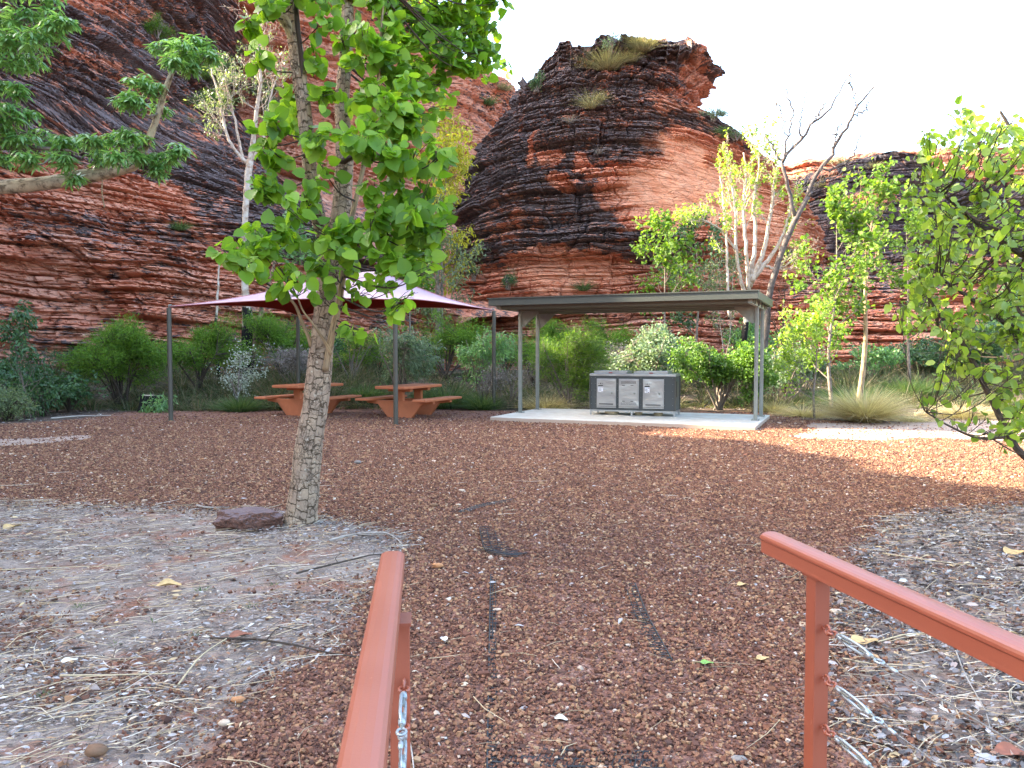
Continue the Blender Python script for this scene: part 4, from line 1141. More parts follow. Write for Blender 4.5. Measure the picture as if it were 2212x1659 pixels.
# ================================================================ vegetation
RV = np.random.default_rng(2024)
L_BROAD = mat_leaf('broad_leaf', [(.065, .145, .016), (.12, .24, .024), (.19, .33, .034), (.27, .42, .05)], .44, .42, .35, (1.0, 1.0, .35))
L_FINGER = mat_leaf('finger_leaf', [(.075, .16, .065), (.12, .24, .085), (.17, .31, .10), (.24, .40, .14)], .38, .33, .6)
L_ACACIA = mat_leaf('feathery_leaf', [(.060, .13, .016), (.095, .18, .022), (.15, .26, .030)], .35, .6, .2)
L_DARK = mat_leaf('dark_leaf', [(.028, .070, .026), (.050, .11, .036), (.085, .16, .05)], .25, .4, .45)
L_BLUE = mat_leaf('bluegreen_leaf', [(.075, .125, .075), (.11, .17, .10), (.17, .23, .14), (.25, .30, .20)], .3, .5, .3)
L_POPLAR = mat_leaf('soft_green_leaf', [(.065, .125, .020), (.11, .19, .032), (.18, .27, .05)], .42, .45, .3, (1, 1, .3))
L_GUM = mat_leaf('gum_leaf', [(.085, .12, .055), (.13, .17, .075), (.17, .22, .09)], .3, .4, .4)
L_OVAL = mat_leaf('oval_leaf', [(.10, .17, .035), (.16, .25, .045), (.24, .34, .06), (.36, .44, .09)], .5, .34, .5, (1, 1, .3))
L_BUSH = mat_leaf('bush_leaf', [(.045, .10, .02), (.08, .16, .028), (.13, .23, .045), (.19, .30, .06)], .38, .42, .35, (1, 1, .4))
L_YELLOW = mat_leaf('yellow_leaf', [(.20, .22, .02), (.33, .32, .03), (.45, .42, .05)], .4, .5, .3)
L_SILVER = mat_leaf('silver_leaf', [(.22, .26, .22), (.34, .38, .33), (.46, .49, .44)], .2, .6, .3)
L_DRY = mat_leaf('dry_grass', [(.26, .19, .11), (.40, .32, .19), (.60, .52, .35), (.42, .36, .20)], .3, .7, .2)
L_GRASS = mat_leaf('green_grass', [(.045, .085, .035), (.075, .13, .05), (.14, .19, .08)], .3, .6, .2)
L_SPIN = mat_leaf('spinifex', [(.16, .15, .085), (.25, .23, .13), (.36, .33, .20)], .2, .6, .2)
L_GREYB = mat_leaf('dead_brush', [(.10, .085, .08), (.19, .165, .155), (.32, .29, .27)], .1, .8, .1)
B_MAIN = mat_bark('cracked_bark', (.47, .345, .235), (.32, .235, .175), (.105, .072, .048), 'block', 11, 8.5, .055)
B_SMOOTH = mat_bark('tan_bark', (.42, .30, .17), (.30, .22, .14), (.16, .11, .07), 'line', 4, 8)
B_LIMB = mat_bark('flaky_bark', (.50, .41, .28), (.37, .31, .22), (.12, .09, .06), 'line', 9, 4)
B_WHITE = mat_bark('white_gum_bark', (.52, .48, .44), (.44, .35, .27), (.30, .20, .14), 'line', 5, 3)
B_WHITE2 = mat_bark('white_gum_bark_burnt', (.54, .50, .45), (.46, .36, .27), (.30, .20, .14), 'line', 5, 3, char=2.6)
B_GREY = mat_bark('grey_bark', (.26, .21, .17), (.19, .155, .13), (.09, .07, .06), 'line', 6, 6)
B_DARK = mat_bark('dark_bark', (.10, .072, .055), (.065, .05, .042), (.03, .024, .02), 'line', 6, 6)
B_BURNT = mat_bark('burnt_bark', (.020, .018, .018), (.035, .028, .024), (.12, .075, .045), 'line', 3, 2)
B_BURNT2 = mat_bark('half_burnt_bark', (.30, .20, .12), (.20, .13, .08), (.02, .018, .018), 'line', 3, 2, char=1.2)

def pxr(wpx, Y): return .5 * wpx / F * Y
THIN = []
def limb(name, mat, pts, parent, n=40, seg=16, jit=.06, vs=1.0, wob=0):
    """pts: (px, py, depth, width px)"""
    P = np.array([at(a, b, c) for a, b, c, d in pts]); r = np.array([pxr(d, c) for a, b, c, d in pts]) * (.72 if mat in THIN else 1)
    C = curve(P, n); rr = np.interp(np.linspace(0, 1, len(C)), np.linspace(0, 1, len(P)), r)
    if wob: C[1:-1] += RV.normal(size=C[1:-1].shape) * wob
    mb = MB(); mb.tube(C, rr, seg, jitter=jit, seed=int(abs(pts[0][0])), vscale=vs)
    o = mb.build(name, mat, parent, smooth=True); o['_c'] = 0; del o['_c']
    return o, C, rr

# ---------------------------------------------------------------- the large tree in front
mt = thing('broadleaf_tree', gnd(650, 1130), 'large leaning tree with blocky cracked bark and big heart shaped bright green leaves', 'tree')
tr = [(646, 1145, 7.04, 92), (649, 1128, 7.04, 76), (652, 1105, 7.04, 68), (657, 1060, 7.02, 64), (668, 960, 7.0, 58), (682, 870, 7.0, 54), (691, 780, 7.0, 52), (700, 700, 7.0, 50), (711, 620, 7.0, 49), (718, 560, 7.0, 52), (719, 528, 7.0, 56)]
limb('trunk', B_MAIN, tr, mt, 70, 26, .07)
lf = [(713, 545, 7.0, 38), (697, 500, 6.98, 32), (683, 450, 6.95, 31), (671, 390, 6.9, 31), (664, 300, 6.85, 30), (651, 200, 6.8, 31), (641, 120, 6.8, 31), (633, 60, 6.8, 31), (626, -20, 6.8, 30), (612, -160, 6.8, 24), (600, -300, 6.9, 16)]
_, LC, LR = limb('limb', B_MAIN, lf, mt, 60, 20, .10)
rf = [(722, 548, 7.02, 40), (731, 500, 7.05, 42), (739, 440, 7.1, 41), (744, 360, 7.15, 38), (742, 290, 7.2, 34), (739, 220, 7.25, 31), (744, 150, 7.3, 28), (750, 60, 7.35, 26), (752, -60, 7.4, 22), (760, -220, 7.5, 14)]
_, RC, RR_ = limb('limb', B_MAIN, rf, mt, 60, 20, .10)
_, SC, SR = limb('side_stem', B_SMOOTH, [(703, 800, 6.90, 14), (712, 750, 6.86, 15), (722, 700, 6.82, 15), (732, 660, 6.80, 14), (744, 575, 6.8, 13), (753, 500, 6.8, 12), (768, 435, 6.85, 11), (783, 370, 6.9, 10), (800, 290, 7, 9), (815, 200, 7, 8), (822, 90, 7.1, 6), (830, -40, 7.2, 4)], mt, 50, 10, .05)
_, HC, HR = limb('limb', B_LIMB, [(640, 100, 6.8, 22), (618, 50, 6.75, 22), (590, 15, 6.7, 20), (555, -30, 6.6, 16), (520, -120, 6.5, 12)], mt, 24, 14, .1)
_, DC, DR = limb('limb', B_DARK, [(738, 350, 7.1, 15), (765, 338, 6.95, 12), (800, 333, 6.85, 10), (840, 342, 6.7, 8), (880, 356, 6.6, 6)], mt, 24, 10, .1)
_, EC, ER = limb('limb', B_SMOOTH, [(672, 748, 6.95, 9), (664, 722, 6.9, 8), (650, 690, 6.85, 7), (638, 660, 6.8, 6), (622, 640, 6.75, 5)], mt, 20, 8, .05)
_, GC, GR = limb('limb', B_SMOOTH, [(716, 765, 6.85, 8), (700, 735, 6.8, 7), (676, 700, 6.7, 5), (655, 672, 6.7, 4), (642, 640, 6.7, 3)], mt, 20, 8, .05)
_, KC, KR = limb('limb', B_SMOOTH, [(745, 575, 6.82, 9), (756, 545, 6.7, 7), (790, 520, 6.6, 6), (830, 510, 6.55, 5), (880, 505, 6.5, 4)], mt, 20, 8, .05)
# hollow scar of pale wood on the left limb
mb = MB()
P0 = np.array([at(a, b, 6.655) for a, b in ((638, 6), (643, 60), (650, 120), (652, 165))]); C = curve(P0, 20)
mb.tube(C, np.interp(np.linspace(0, 1, len(C)), [0, .2, .8, 1], [.012, .022, .018, .003]), 8); mb.build('hollow', mat_simple('dark_hollow', (.03, .018, .010), .9), mt)
SK = [(LC, LR), (RC, RR_), (SC, SR), (HC, HR), (DC, DR), (EC, ER), (GC, GR), (KC, KR)]
allP = np.vstack([c for c, _ in SK]); allR = np.concatenate([r for _, r in SK])
CL = [(513, 47, 30, 6.5, 1), (552, 132, 34, 6.6, 1), (600, 216, 30, 6.6, 1), (640, 250, 36, 6.6, 1), (598, 282, 36, 6.5, 1), (566, 304, 30, 6.5, 1), (582, 330, 36, 6.4, 1.1), (545, 392, 38, 6.4, 1.2), (560, 425, 28, 6.4, .8),
      (690, 60, 40, 6.7, .6), (700, 140, 44, 6.8, .7), (735, 85, 44, 6.9, .7), (780, 60, 44, 7, .8), (720, 210, 44, 6.7, .8), (690, 300, 46, 6.5, 1), (735, 290, 46, 6.6, 1.1), (770, 200, 50, 6.8, 1.1), (800, 130, 52, 7, 1.1), (845, 80, 50, 7.2, 1.1),
      (850, 170, 55, 7, 1.3), (820, 240, 55, 6.7, 1.3), (880, 215, 50, 6.9, 1.2), (870, 280, 55, 6.6, 1.2), (910, 265, 40, 6.7, 1.0), (780, 300, 50, 6.5, 1.1), (830, 330, 50, 6.4, 1.1), (900, 330, 48, 6.5, 1.1), (950, 350, 38, 6.5, 1.0), (925, 395, 40, 6.4, 1.1), (870, 400, 46, 6.4, 1.0), (965, 330, 25, 6.6, .7),
      (675, 400, 32, 6.4, 1), (690, 360, 28, 6.4, .8), (655, 425, 26, 6.4, .8), (640, 450, 28, 6.4, .9), (604, 448, 28, 6.4, 1), (790, 390, 40, 6.5, .8), (850, 450, 42, 6.4, 1.0), (900, 455, 40, 6.3, 1.0), (945, 440, 28, 6.4, .9), (815, 440, 36, 6.4, .7),
      (482, 548, 34, 6.3, 1.3), (505, 520, 36, 6.3, 1.3), (545, 505, 38, 6.3, 1.2), (580, 500, 36, 6.3, 1.1), (560, 545, 34, 6.3, 1.1), (525, 565, 30, 6.3, 1), (618, 520, 28, 6.4, .8), (640, 480, 26, 6.4, .7), (600, 585, 26, 6.4, .8),
      (705, 545, 40, 6.4, 1), (735, 515, 40, 6.4, 1.1), (690, 580, 36, 6.4, 1), (740, 560, 30, 6.4, .8), (770, 500, 36, 6.4, .9), (800, 480, 36, 6.4, .9), (670, 520, 24, 6.5, .7),
      (850, 520, 46, 6.4, 1.0), (900, 500, 46, 6.3, 1.1), (950, 510, 36, 6.3, 1.2), (965, 545, 26, 6.3, 1), (915, 560, 44, 6.3, 1.1), (870, 585, 40, 6.4, 1), (930, 595, 34, 6.3, 1.1), (820, 560, 36, 6.4, .8), (975, 495, 20, 6.4, .6),
      (622, 618, 36, 6.4, 1.3), (650, 600, 28, 6.4, 1), (595, 612, 22, 6.4, .8), (700, 668, 26, 6.4, 1.2), (740, 674, 20, 6.4, 1.2), (665, 640, 20, 6.5, .8), (778, 626, 30, 6.4, 1), (800, 650, 26, 6.3, 1), (830, 620, 30, 6.4, 1.1), (868, 672, 36, 6.2, 1.5), (896, 645, 26, 6.2, 1.1), (845, 645, 20, 6.3, .9),
      (775, 738, 28, 6.5, 1.3), (805, 725, 18, 6.5, .8), (745, 745, 18, 6.6, .6), (760, 590, 30, 6.5, .9), (720, 605, 20, 6.5, .6),
      (640, -10, 40, 6.6, .8), (700, 0, 40, 6.7, .8), (600, 25, 34, 6.5, .8), (560, 10, 30, 6.4, .9), (760, 10, 44, 6.9, .9), (820, 20, 50, 7, 1.1)]
FARCL = [(880, 60, 50, 8.6, 1.6), (900, 120, 50, 8.6, 1.6), (930, 30, 50, 8.8, 1.6), (960, 80, 52, 8.8, 1.8), (940, 160, 42, 8.6, 1.5), (985, 130, 44, 8.8, 1.8), (1000, 40, 52, 9, 1.8), (1035, 90, 44, 9, 1.8), (1060, 30, 46, 9, 1.8), (1090, 60, 30, 9, 1.5), (1085, 110, 32, 9, 1.7), (1040, 150, 34, 9, 1.6), (1000, 180, 30, 8.8, 1.3),
         (1100, 140, 22, 9, 1.2), (1090, 10, 36, 9, 1.4), (960, 210, 30, 8.6, 1.2), (905, 190, 40, 8.2, 1.3), (975, 240, 22, 8.4, .7), (930, 250, 26, 8.4, .8), (870, 10, 50, 8.4, 1.4), (1020, -30, 60, 9, 1.4), (920, -60, 70, 8.8, 1.4), (800, -90, 80, 7.5, 1.0), (680, -110, 80, 6.8, 1.0), (560, -120, 70, 6.4, .8), (1080, -90, 60, 9, 1.2), (740, -230, 110, 7, .8), (900, -220, 110, 8, .8)]
tw = MB(); lv = MB(); tw2 = MB()
def cluster(c, lsize, base, lvm, twm, tmpl, nden, r0=.006, back=6.9):
    px, py, rp, Y, den = c
    Y = Y + RV.normal() * .18
    cen = at(px, py, Y); rad = rp / F * Y
    # twig from the nearest lower point of the skeleton
    d = np.linalg.norm(base[0] - cen, axis=1) + np.where(base[0][:, 2] > cen[2] + .10, .8, 0)
    i = int(np.argmin(d)); a = base[0][i]
    mid_ = a * .45 + cen * .55 + np.array([0, 0, -.12 * np.linalg.norm(cen - a)]) + RV.normal(size=3) * .03
    C = curve([a, mid_, cen], 14); L = np.linalg.norm(cen - a)
    twm.tube(C, np.linspace(min(base[1][i] * .7, r0 + .004 * L), .0026, len(C)), 6)
    n = int(nden * den * (rp / 35) ** 2)
    # twiglets fan from the outer third of the twig
    nt = max(3, n // 7); tips = []
    for k in range(nt):
        u = RV.normal(size=3); u = u / np.linalg.norm(u) * rad * RV.random() ** .45; u[1] *= 1.3
        e = cen + u; s0 = C[int(len(C) * RV.uniform(.45, .98)) - 1]
        tc = curve([s0, (s0 + e) / 2 + np.array([0, 0, .03]), e], 6); twm.tube(tc, np.linspace(.0034, .0014, len(tc)), 4); tips.append(tc)
    pos = np.array([tips[RV.integers(nt)][RV.integers(2, 6)] for _ in range(n)]) + RV.normal(size=(n, 3)) * rad * .10
    out = pos - cen; out[:, 2] *= .3
    ax = unit(out) * .6 + RV.normal(size=(n, 3)) * .55 + np.array([0, -.15, -.5])
    nr = unit(RV.normal(size=(n, 3)) * .55 + np.array([0, -.55, .55]))
    st_ = pos + unit(ax) * 0
    sz = lsize * RV.uniform(.6, 1.18, n)
    pet = unit(ax) * (sz * .35)[:, None]
    leaves(lvm, RV, pos + pet, ax, sz, tmpl, nr, rnd=np.clip(RV.random(n) * .8 + RV.normal() * .12 + .1, 0, 1))
for c in CL:
    px_, py_, rp_, Y_, dn_ = c; low_ = py_ > 590
    cluster((px_, py_ - (14 if low_ else 8), rp_ * (.85 if low_ else 1), Y_, dn_ * (.62 if low_ else 1)), .104, (allP, allR), lv, tw, T_HEART, 24)
for c in FARCL: cluster(c, .105, (allP, allR), lv, tw, T_HEART, 32)
tw.build('twigs', B_DARK, mt, smooth=True)
lv.build('crown', L_BROAD, mt, smooth=True)

# ---------------------------------------------------------------- tree with finger leaves reaching in from the left
ft = thing('finger_leaf_tree', at(-480, 1000, 8.6) * [1, 1, 0], 'tree reaching in from the left with a thick flaky limb and drooping finger like leaves', 'tree')
limb('trunk', B_LIMB, [(-560, 1090, 8.6, 90), (-520, 800, 8.5, 70), (-470, 560, 8.4, 62), (-430, 380, 8.4, 56), (-400, 150, 8.4, 46), (-390, -200, 8.4, 30)], ft, 30, 18, .08)
l1 = [(-435, 400, 8.4, 50), (-300, 412, 8.1, 40), (-150, 412, 7.9, 34), (0, 404, 7.8, 31), (100, 396, 7.75, 30), (190, 380, 7.7, 30), (262, 364, 7.7, 28), (292, 350, 7.7, 26), (312, 318, 7.7, 17), (326, 290, 7.7, 15), (342, 245, 7.7, 13), (354, 205, 7.7, 12), (364, 176, 7.7, 11), (374, 150, 7.7, 8)]
_, FC_, FR_ = limb('limb', B_LIMB, l1, ft, 90, 16, .10)
_, F2, F2R = limb('limb', B_GREY, [(-400, 180, 8.4, 30), (-200, 130, 8.0, 20), (-60, 100, 7.8, 14), (40, 75, 7.7, 9), (110, 50, 7.6, 6)], ft, 30, 10, .08)
_, F3, F3R = limb('limb', B_GREY, [(-395, 60, 8.4, 26), (-200, 20, 8.0, 18), (-60, 10, 7.8, 12), (60, -20, 7.7, 8)], ft, 30, 10, .08)
_, F4, F4R = limb('limb', B_GREY, [(-300, 412, 8.1, 22), (-150, 350, 7.8, 16), (-30, 322, 7.6, 12), (80, 320, 7.5, 8), (150, 325, 7.4, 6)], ft, 30, 10, .08)
base = (np.vstack([FC_, F2, F3, F4]), np.concatenate([FR_, F2R, F3R, F4R]))
FCL = [(392, 108, 30, 7.7), (430, 98, 28, 7.7), (352, 100, 26, 7.7), (372, 130, 22, 7.6), (450, 120, 20, 7.7), (405, 140, 20, 7.6), (300, 180, 30, 7.5), (270, 215, 24, 7.4), (330, 190, 24, 7.5), (300, 222, 24, 7.4), (352, 232, 16, 7.6),
       (95, 295, 34, 7.4), (50, 300, 34, 7.4), (10, 290, 34, 7.4), (145, 300, 30, 7.4), (190, 305, 26, 7.4), (130, 340, 26, 7.3), (60, 345, 26, 7.3), (0, 340, 30, 7.3), (215, 340, 24, 7.3), (250, 300, 24, 7.4), (245, 340, 22, 7.3), (275, 290, 20, 7.5),
       (300, 300, 18, 7.5), (335, 340, 26, 7.5), (370, 340, 24, 7.5), (385, 318, 16, 7.5), (340, 362, 20, 7.5), (165, 385, 14, 7.4), (300, 335, 16, 7.4),
       (50, 40, 36, 7.5), (100, 30, 34, 7.5), (20, 80, 36, 7.5), (80, 90, 36, 7.5), (120, 65, 30, 7.5), (140, 45, 22, 7.5), (60, 130, 28, 7.4), (20, 135, 30, 7.4), (-10, 40, 36, 7.5), (-30, 100, 36, 7.5), (-40, 180, 34, 7.4), (0, 190, 26, 7.4), (40, 195, 22, 7.4), (20, 240, 30, 7.4), (60, 245, 22, 7.4), (-20, 250, 30, 7.4), (100, -20, 30, 7.6), (40, -30, 40, 7.6), (-60, 300, 34, 7.4)]
tw = MB(); lv = MB()
for px, py, rp, Y in FCL:
    Y += RV.normal() * .12
    cen = at(px, py, Y); rad = rp / F * Y
    d = np.linalg.norm(base[0] - cen, axis=1); i = int(np.argmin(d)); a = base[0][i]
    C = curve([a, a * .4 + cen * .6 + np.array([0, 0, -.08]), cen], 12); tw.tube(C, np.linspace(min(.012, base[1][i] * .6), .004, len(C)), 6)
    nr_ = int(5 + rp * .36)
    for k in range(nr_):
        u = RV.normal(size=3); u = u / np.linalg.norm(u) * rad * RV.random() ** .4; u[2] *= .7
        e = cen + u; tc = curve([C[-3], (C[-3] + e) / 2 + [0, 0, .02], e], 5); tw.tube(tc, np.linspace(.004, .002, len(tc)), 4)
        m = RV.integers(8, 12); th = np.linspace(0, 2 * np.pi, m, endpoint=False) + RV.random()
        ax = np.stack([np.cos(th), np.sin(th), RV.normal(-.38, .35, m)], 1)
        leaves(lv, RV, np.repeat(e[None], m, 0) + RV.normal(size=(m, 3)) * .008, ax, .118 * RV.uniform(.7, 1.15, m), T_LANCE, np.stack([0 * th, 0 * th, np.ones(m)], 1) + RV.normal(size=(m, 3)) * .2, wscale=1.25, rnd=np.clip(.35 + .6 * RV.random() + RV.normal(size=m) * .15 + .0, 0, 1))
tw.build('twigs', B_GREY, ft, smooth=True); lv.build('crown', L_FINGER, ft, smooth=True)
mb = MB(); lm = at(340 / 1, 0, 7.7)
# strip of bark and a dry tuft hanging below the limb
p = at(404 * .0 + 221, 388, 7.66); 
mb.tube(curve([p, p + [.0, -.01, -.13], p + [.015, 0, -.27]], 10), [.006] * 5 + [.011] * 3 + [.004] * (len(curve([p, p, p], 10)) - 8) if False else .006, 6); mb.build('bark_strip', B_SMOOTH, ft)

# ---------------------------------------------------------------- oval leaved tree at the right edge
ot = thing('oval_leaf_tree', at(2560, 1500, 6.6) * [1, 1, 0], 'leafy tree at the right edge, round leaves glowing yellow green at its top', 'tree')
limb('trunk', B_GREY, [(2620, 1420, 6.9, 70), (2560, 1250, 6.9, 60), (2440, 1130, 6.9, 46)], ot, 16, 14, .08)
obr = [[(2440, 1130, 6.9, 34), (2330, 1060, 6.95, 22), (2212, 985, 7.0, 15), (2170, 920, 7.1, 13), (2140, 860, 7.2, 12), (2115, 810, 7.2, 11), (2085, 750, 7.3, 10), (2045, 700, 7.3, 8), (2010, 650, 7.4, 6), (1990, 600, 7.4, 4)],
       [(2560, 1250, 6.9, 50), (2480, 950, 7.2, 40), (2400, 700, 7.6, 34), (2330, 500, 7.8, 28), (2260, 350, 7.9, 20), (2200, 280, 8.0, 10)],
       [(2400, 700, 7.6, 22), (2290, 600, 7.5, 14), (2190, 540, 7.4, 11), (2120, 490, 7.3, 8), (2060, 440, 7.3, 6), (2010, 400, 7.4, 4)],
       [(2330, 500, 7.8, 20), (2230, 420, 7.8, 13), (2150, 350, 7.8, 9), (2100, 290, 7.8, 5)],
       [(2260, 350, 7.9, 12), (2200, 300, 7.8, 8), (2160, 240, 7.8, 5)],
       [(2480, 950, 7.2, 24), (2350, 850, 7.1, 16), (2250, 760, 7.1, 12), (2160, 690, 7.1, 10), (2090, 640, 7.2, 8), (2030, 600, 7.3, 6)],
       [(2170, 945, 7.05, 7), (2110, 945, 7.0, 6), (2050, 920, 6.95, 4), (2000, 890, 6.9, 3)],
       [(2250, 760, 7.1, 9), (2190, 650, 7.2, 7), (2150, 560, 7.3, 5)]]
bs = []
for b in obr:
    _, C, r = limb('limb', B_DARK, b, ot, 36, 10, .06); bs.append((C, r))
base = (np.vstack([c for c, _ in bs]), np.concatenate([r for _, r in bs]))
OV = np.array([(1995, 275), (2060, 245), (2120, 225), (2165, 215), (2215, 300), (2320, 250), (2420, 500), (2420, 800), (2300, 960), (2212, 960), (2150, 900), (2090, 860), (2035, 810), (2000, 770), (1975, 720), (1930, 660), (1960, 600), (1985, 540), (1960, 470), (1980, 400), (1965, 330)], float)
tw = MB(); lv = MB()
cnt = 0
while cnt < 400:
    px = RV.uniform(1920, 2430); py = RV.uniform(210, 960)
    if not in_poly(np.array([px]), np.array([py]), OV)[0]: continue
    if _hash(np.array([int(px / 38)]), np.array([int(py / 38)]), np.int64(77))[0] < .16: continue
    cluster((px, py, 29, 7.3 + RV.normal() * .55, 1.0), .086, base, lv, tw, T_OVAL, 15, .004); cnt += 1
for px, py in ((2130, 905), (2150, 930), (2105, 880), (2055, 905), (2030, 895), (2135, 945), (1990, 880), (2120, 800), (2160, 850), (2185, 900), (2170, 800), (2205, 1005), (2020, 860), (1985, 845), (2150, 970)):
    cluster((px, py, 20, 6.95, .8), .10, base, lv, tw, T_OVAL, 12, .003)
tw.build('twigs', B_DARK, ot, smooth=True); lv.build('crown', L_OVAL, ot, smooth=True)

THIN += [B_WHITE2, B_WHITE, B_BURNT2]
B_DEAD = mat_bark('bare_grey_bark', (.15, .12, .11), (.10, .085, .08), (.06, .05, .045), 'line', 6, 6)
# ---------------------------------------------------------------- generic makers
def leaf_tips(lv, tips, nper, size, tmpl, droop=0.0, spread=.5, ws=1.0, jit=.03, bias=0.0, upnorm=.8):
    T = np.array([t[RV.integers(1, len(t))] for t in tips for _ in range(nper)]); D = np.array([t[-1] - t[-2] for t in tips for _ in range(nper)])
    n = len(T)
    T = T + RV.normal(size=(n, 3)) * jit
    ax = unit(D) * (1 - spread) + RV.normal(size=(n, 3)) * spread + np.array([0, 0, -droop])
    leaves(lv, RV, T, ax, size * RV.uniform(.6, 1.2, n), tmpl, RV.normal(size=(n, 3)) * .6 + np.array([0, -.3, upnorm]), wscale=ws, rnd=np.clip(RV.random(n) * .75 + np.repeat(RV.normal(size=len(tips)) * .14, nper) + .12 + bias, 0, 1))

def shrub(name, label, cat, px, ybase, ytop, wpx, Y, leafmat, bark, kind='fine', dens=1.0, group=None, low=.12, zb=None, dome=1.0, tilt=(0, 0)):
    """a rounded bush: many stems fan out of the ground and end in twigs that carry the leaves"""
    b = at(px, ybase, Y); b[2] = float(ground_z(b[0:1], b[1:2])[0]) if zb is None else zb
    top = at(px, ytop, Y)[2]; H = top - b[2]; Wd = wpx / F * Y / 2 * 1.22
    r = thing(name, b, label, cat, group)
    P = {'fine': (T_SPRIG, .085, 15, .5), 'broad': (T_OVAL, .095, 12, .6), 'lance': (T_LANCE, .15, 12, .5), 'round': (T_OVAL, .085, 11, .7), 'tiny': (T_OVAL, .055, 13, .7), 'bare': (T_FINE, .04, 1, .5)}[kind]
    tmpl, ls, nper, spr = P
    ntip = int((300 if kind in ('fine', 'tiny') else 200) * 1.15 * dens * max(.35, min(2.2, H * Wd / 1.6)))
    tw = MB(); lv = MB(); tips = []
    for s in range(int(5 + 4 * dens)):
        a = RV.uniform(0, 6.28); rr = RV.uniform(.1, .75)
        e = b + [math.cos(a) * Wd * rr, math.sin(a) * Wd * rr, H * RV.uniform(.45, .85)]
        C = curve([b + RV.normal(size=3) * [.06, .06, 0] - [0, 0, .05], b * .5 + e * .5 + RV.normal(size=3) * .06 + [0, 0, .06], e], 10)
        tw.tube(C, np.linspace(.018 + .008 * H, .006, len(C)), 5); tips.append(C)
    stems = np.vstack([t[2:] for t in tips]); T = []
    nl = RV.integers(7, 12); lc = unit(RV.normal(size=(nl, 3))) * RV.uniform(.35, .85, (nl, 1)); lc[:, 2] = lc[:, 2] * .8 + RV.uniform(-.2, .25, nl); lr = RV.uniform(.25, .5, nl)
    li = RV.choice(nl, ntip, p=lr ** 2 / (lr ** 2).sum())
    uq = lc[li] + unit(RV.normal(size=(ntip, 3))) * (lr[li] * RV.random(ntip) ** .4)[:, None]
    E = b + uq * [Wd, Wd * .85, 0]; hz = np.clip(.5 + .5 * uq[:, 2], 0, 1.15)
    E[:, 2] = b[2] + H * (low + (1 - low) * hz)
    fr_ = 2.2 / max(.6, min(H, Wd * 2)) + .7
    lump = fbm(E[:, 0] * fr_, E[:, 1] * fr_, E[:, 2] * fr_, int(px), 3)
    ok = (lump > .42) | (RV.random(ntip) < .25); E = E[ok]; lump = lump[ok]
    E = E + (lump - .47)[:, None] * unit(E - b - np.array([0, 0, H * .5])) * 1.5 * min(Wd, H) * .6
    E[:, 2] = np.maximum(E[:, 2], b[2] + .05)
    for k, e in enumerate(E):
        s0 = stems[np.argmin(np.linalg.norm(stems - e, axis=1) + RV.random(len(stems)) * .1)]
        tc = np.array([s0, s0 * .45 + e * .55 + RV.normal(size=3) * .02, e, e + unit(e - s0) * .09 + [0, 0, .04]])
        if k % 2 == 0 or kind == 'bare': tw.tube(tc, np.linspace(.006, .002, 4), 3, cap=False)
        T.append(tc)
    if kind != 'bare' or dens > 0: leaf_tips(lv, T, nper, ls, tmpl, .15 if kind != 'lance' else .6, spr, 1.0, jit=.06 if kind != 'fine' else .08)
    tw.build('stems', bark, r, smooth=True)
    lv.build('foliage', leafmat, r)
    return r

def tree(name, label, px, ybase, ytop, Y, wpx, leafmat, bark, tmpl=T_OVAL, ls=.09, nper=8, levels=3, kids=(7, 5, 4), r0=.07, lean=0.0, tfrac=.35, spread=.5, droop=.2, cat='tree', group=None, stems=1, ws=1.0, up=.10, nofol=False, trunkpts=None, jit=.05, zb=None):
    b = at(px, ybase, Y); b[2] = float(ground_z(b[0:1], b[1:2])[0]) if zb is None else zb
    top = at(px, ytop, Y)[2]; H = top - b[2]; Wd = wpx / F * Y / 2
    r = thing(name, b, label, cat, group)
    tk = MB(); tw = MB(); lv = MB(); tips = []; out = []
    for s in range(stems):
        sx = RV.normal() * (.35 if stems > 1 else .04)
        e = b + [lean * H + sx * Wd * 1.1, RV.normal() * .25 * Wd, H * RV.uniform(.82, .98)]
        C = curve([b - [0, 0, .15], b + (e - b) * .3 + RV.normal(size=3) * .07 * [1, 1, 0] - [lean * H * .12, 0, 0], b + (e - b) * .65 + RV.normal(size=3) * .08, e], 24)
        rad = np.linspace(r0 * (1 if stems == 1 else .6), .010, len(C))
        tk.tube(C, rad, 10, jitter=.06, seed=int(px) + s)
        k0 = int(len(C) * tfrac)
        nk = kids[0]
        for j in range(nk):
            i = k0 + int((len(C) - 2 - k0) * (j + RV.random()) / nk)
            f = (i - k0) / max(1, len(C) - k0)
            a = RV.uniform(0, 6.28)
            wd_ = Wd * (.45 + .9 * math.sin(math.pi * min(1, f * .8 + .22)))
            d = np.array([math.cos(a), math.sin(a) * .8, .55 + .5 * f])
            grow(RV, C[i], d, wd_ * RV.uniform(.7, 1.15), max(.006, rad[i] * .45), 1, levels, kids, spread, up, out, tips, .18, .62)
        grow(RV, C[-2], C[-1] - C[-3], H * .12, .010, 1, levels, kids, spread, up, out, tips, .15, .6)
    for pts, rad, lvl in out: tw.tube(pts, rad, 5 if lvl == 1 else 4, cap=False)
    tk.build('trunk', bark, r, smooth=True); tw.build('branches', bark, r, smooth=True)
    if not nofol:
        leaf_tips(lv, tips, nper, ls, tmpl, droop, .55, ws, jit=jit)
        lv.build('crown', leafmat, r)
    return r

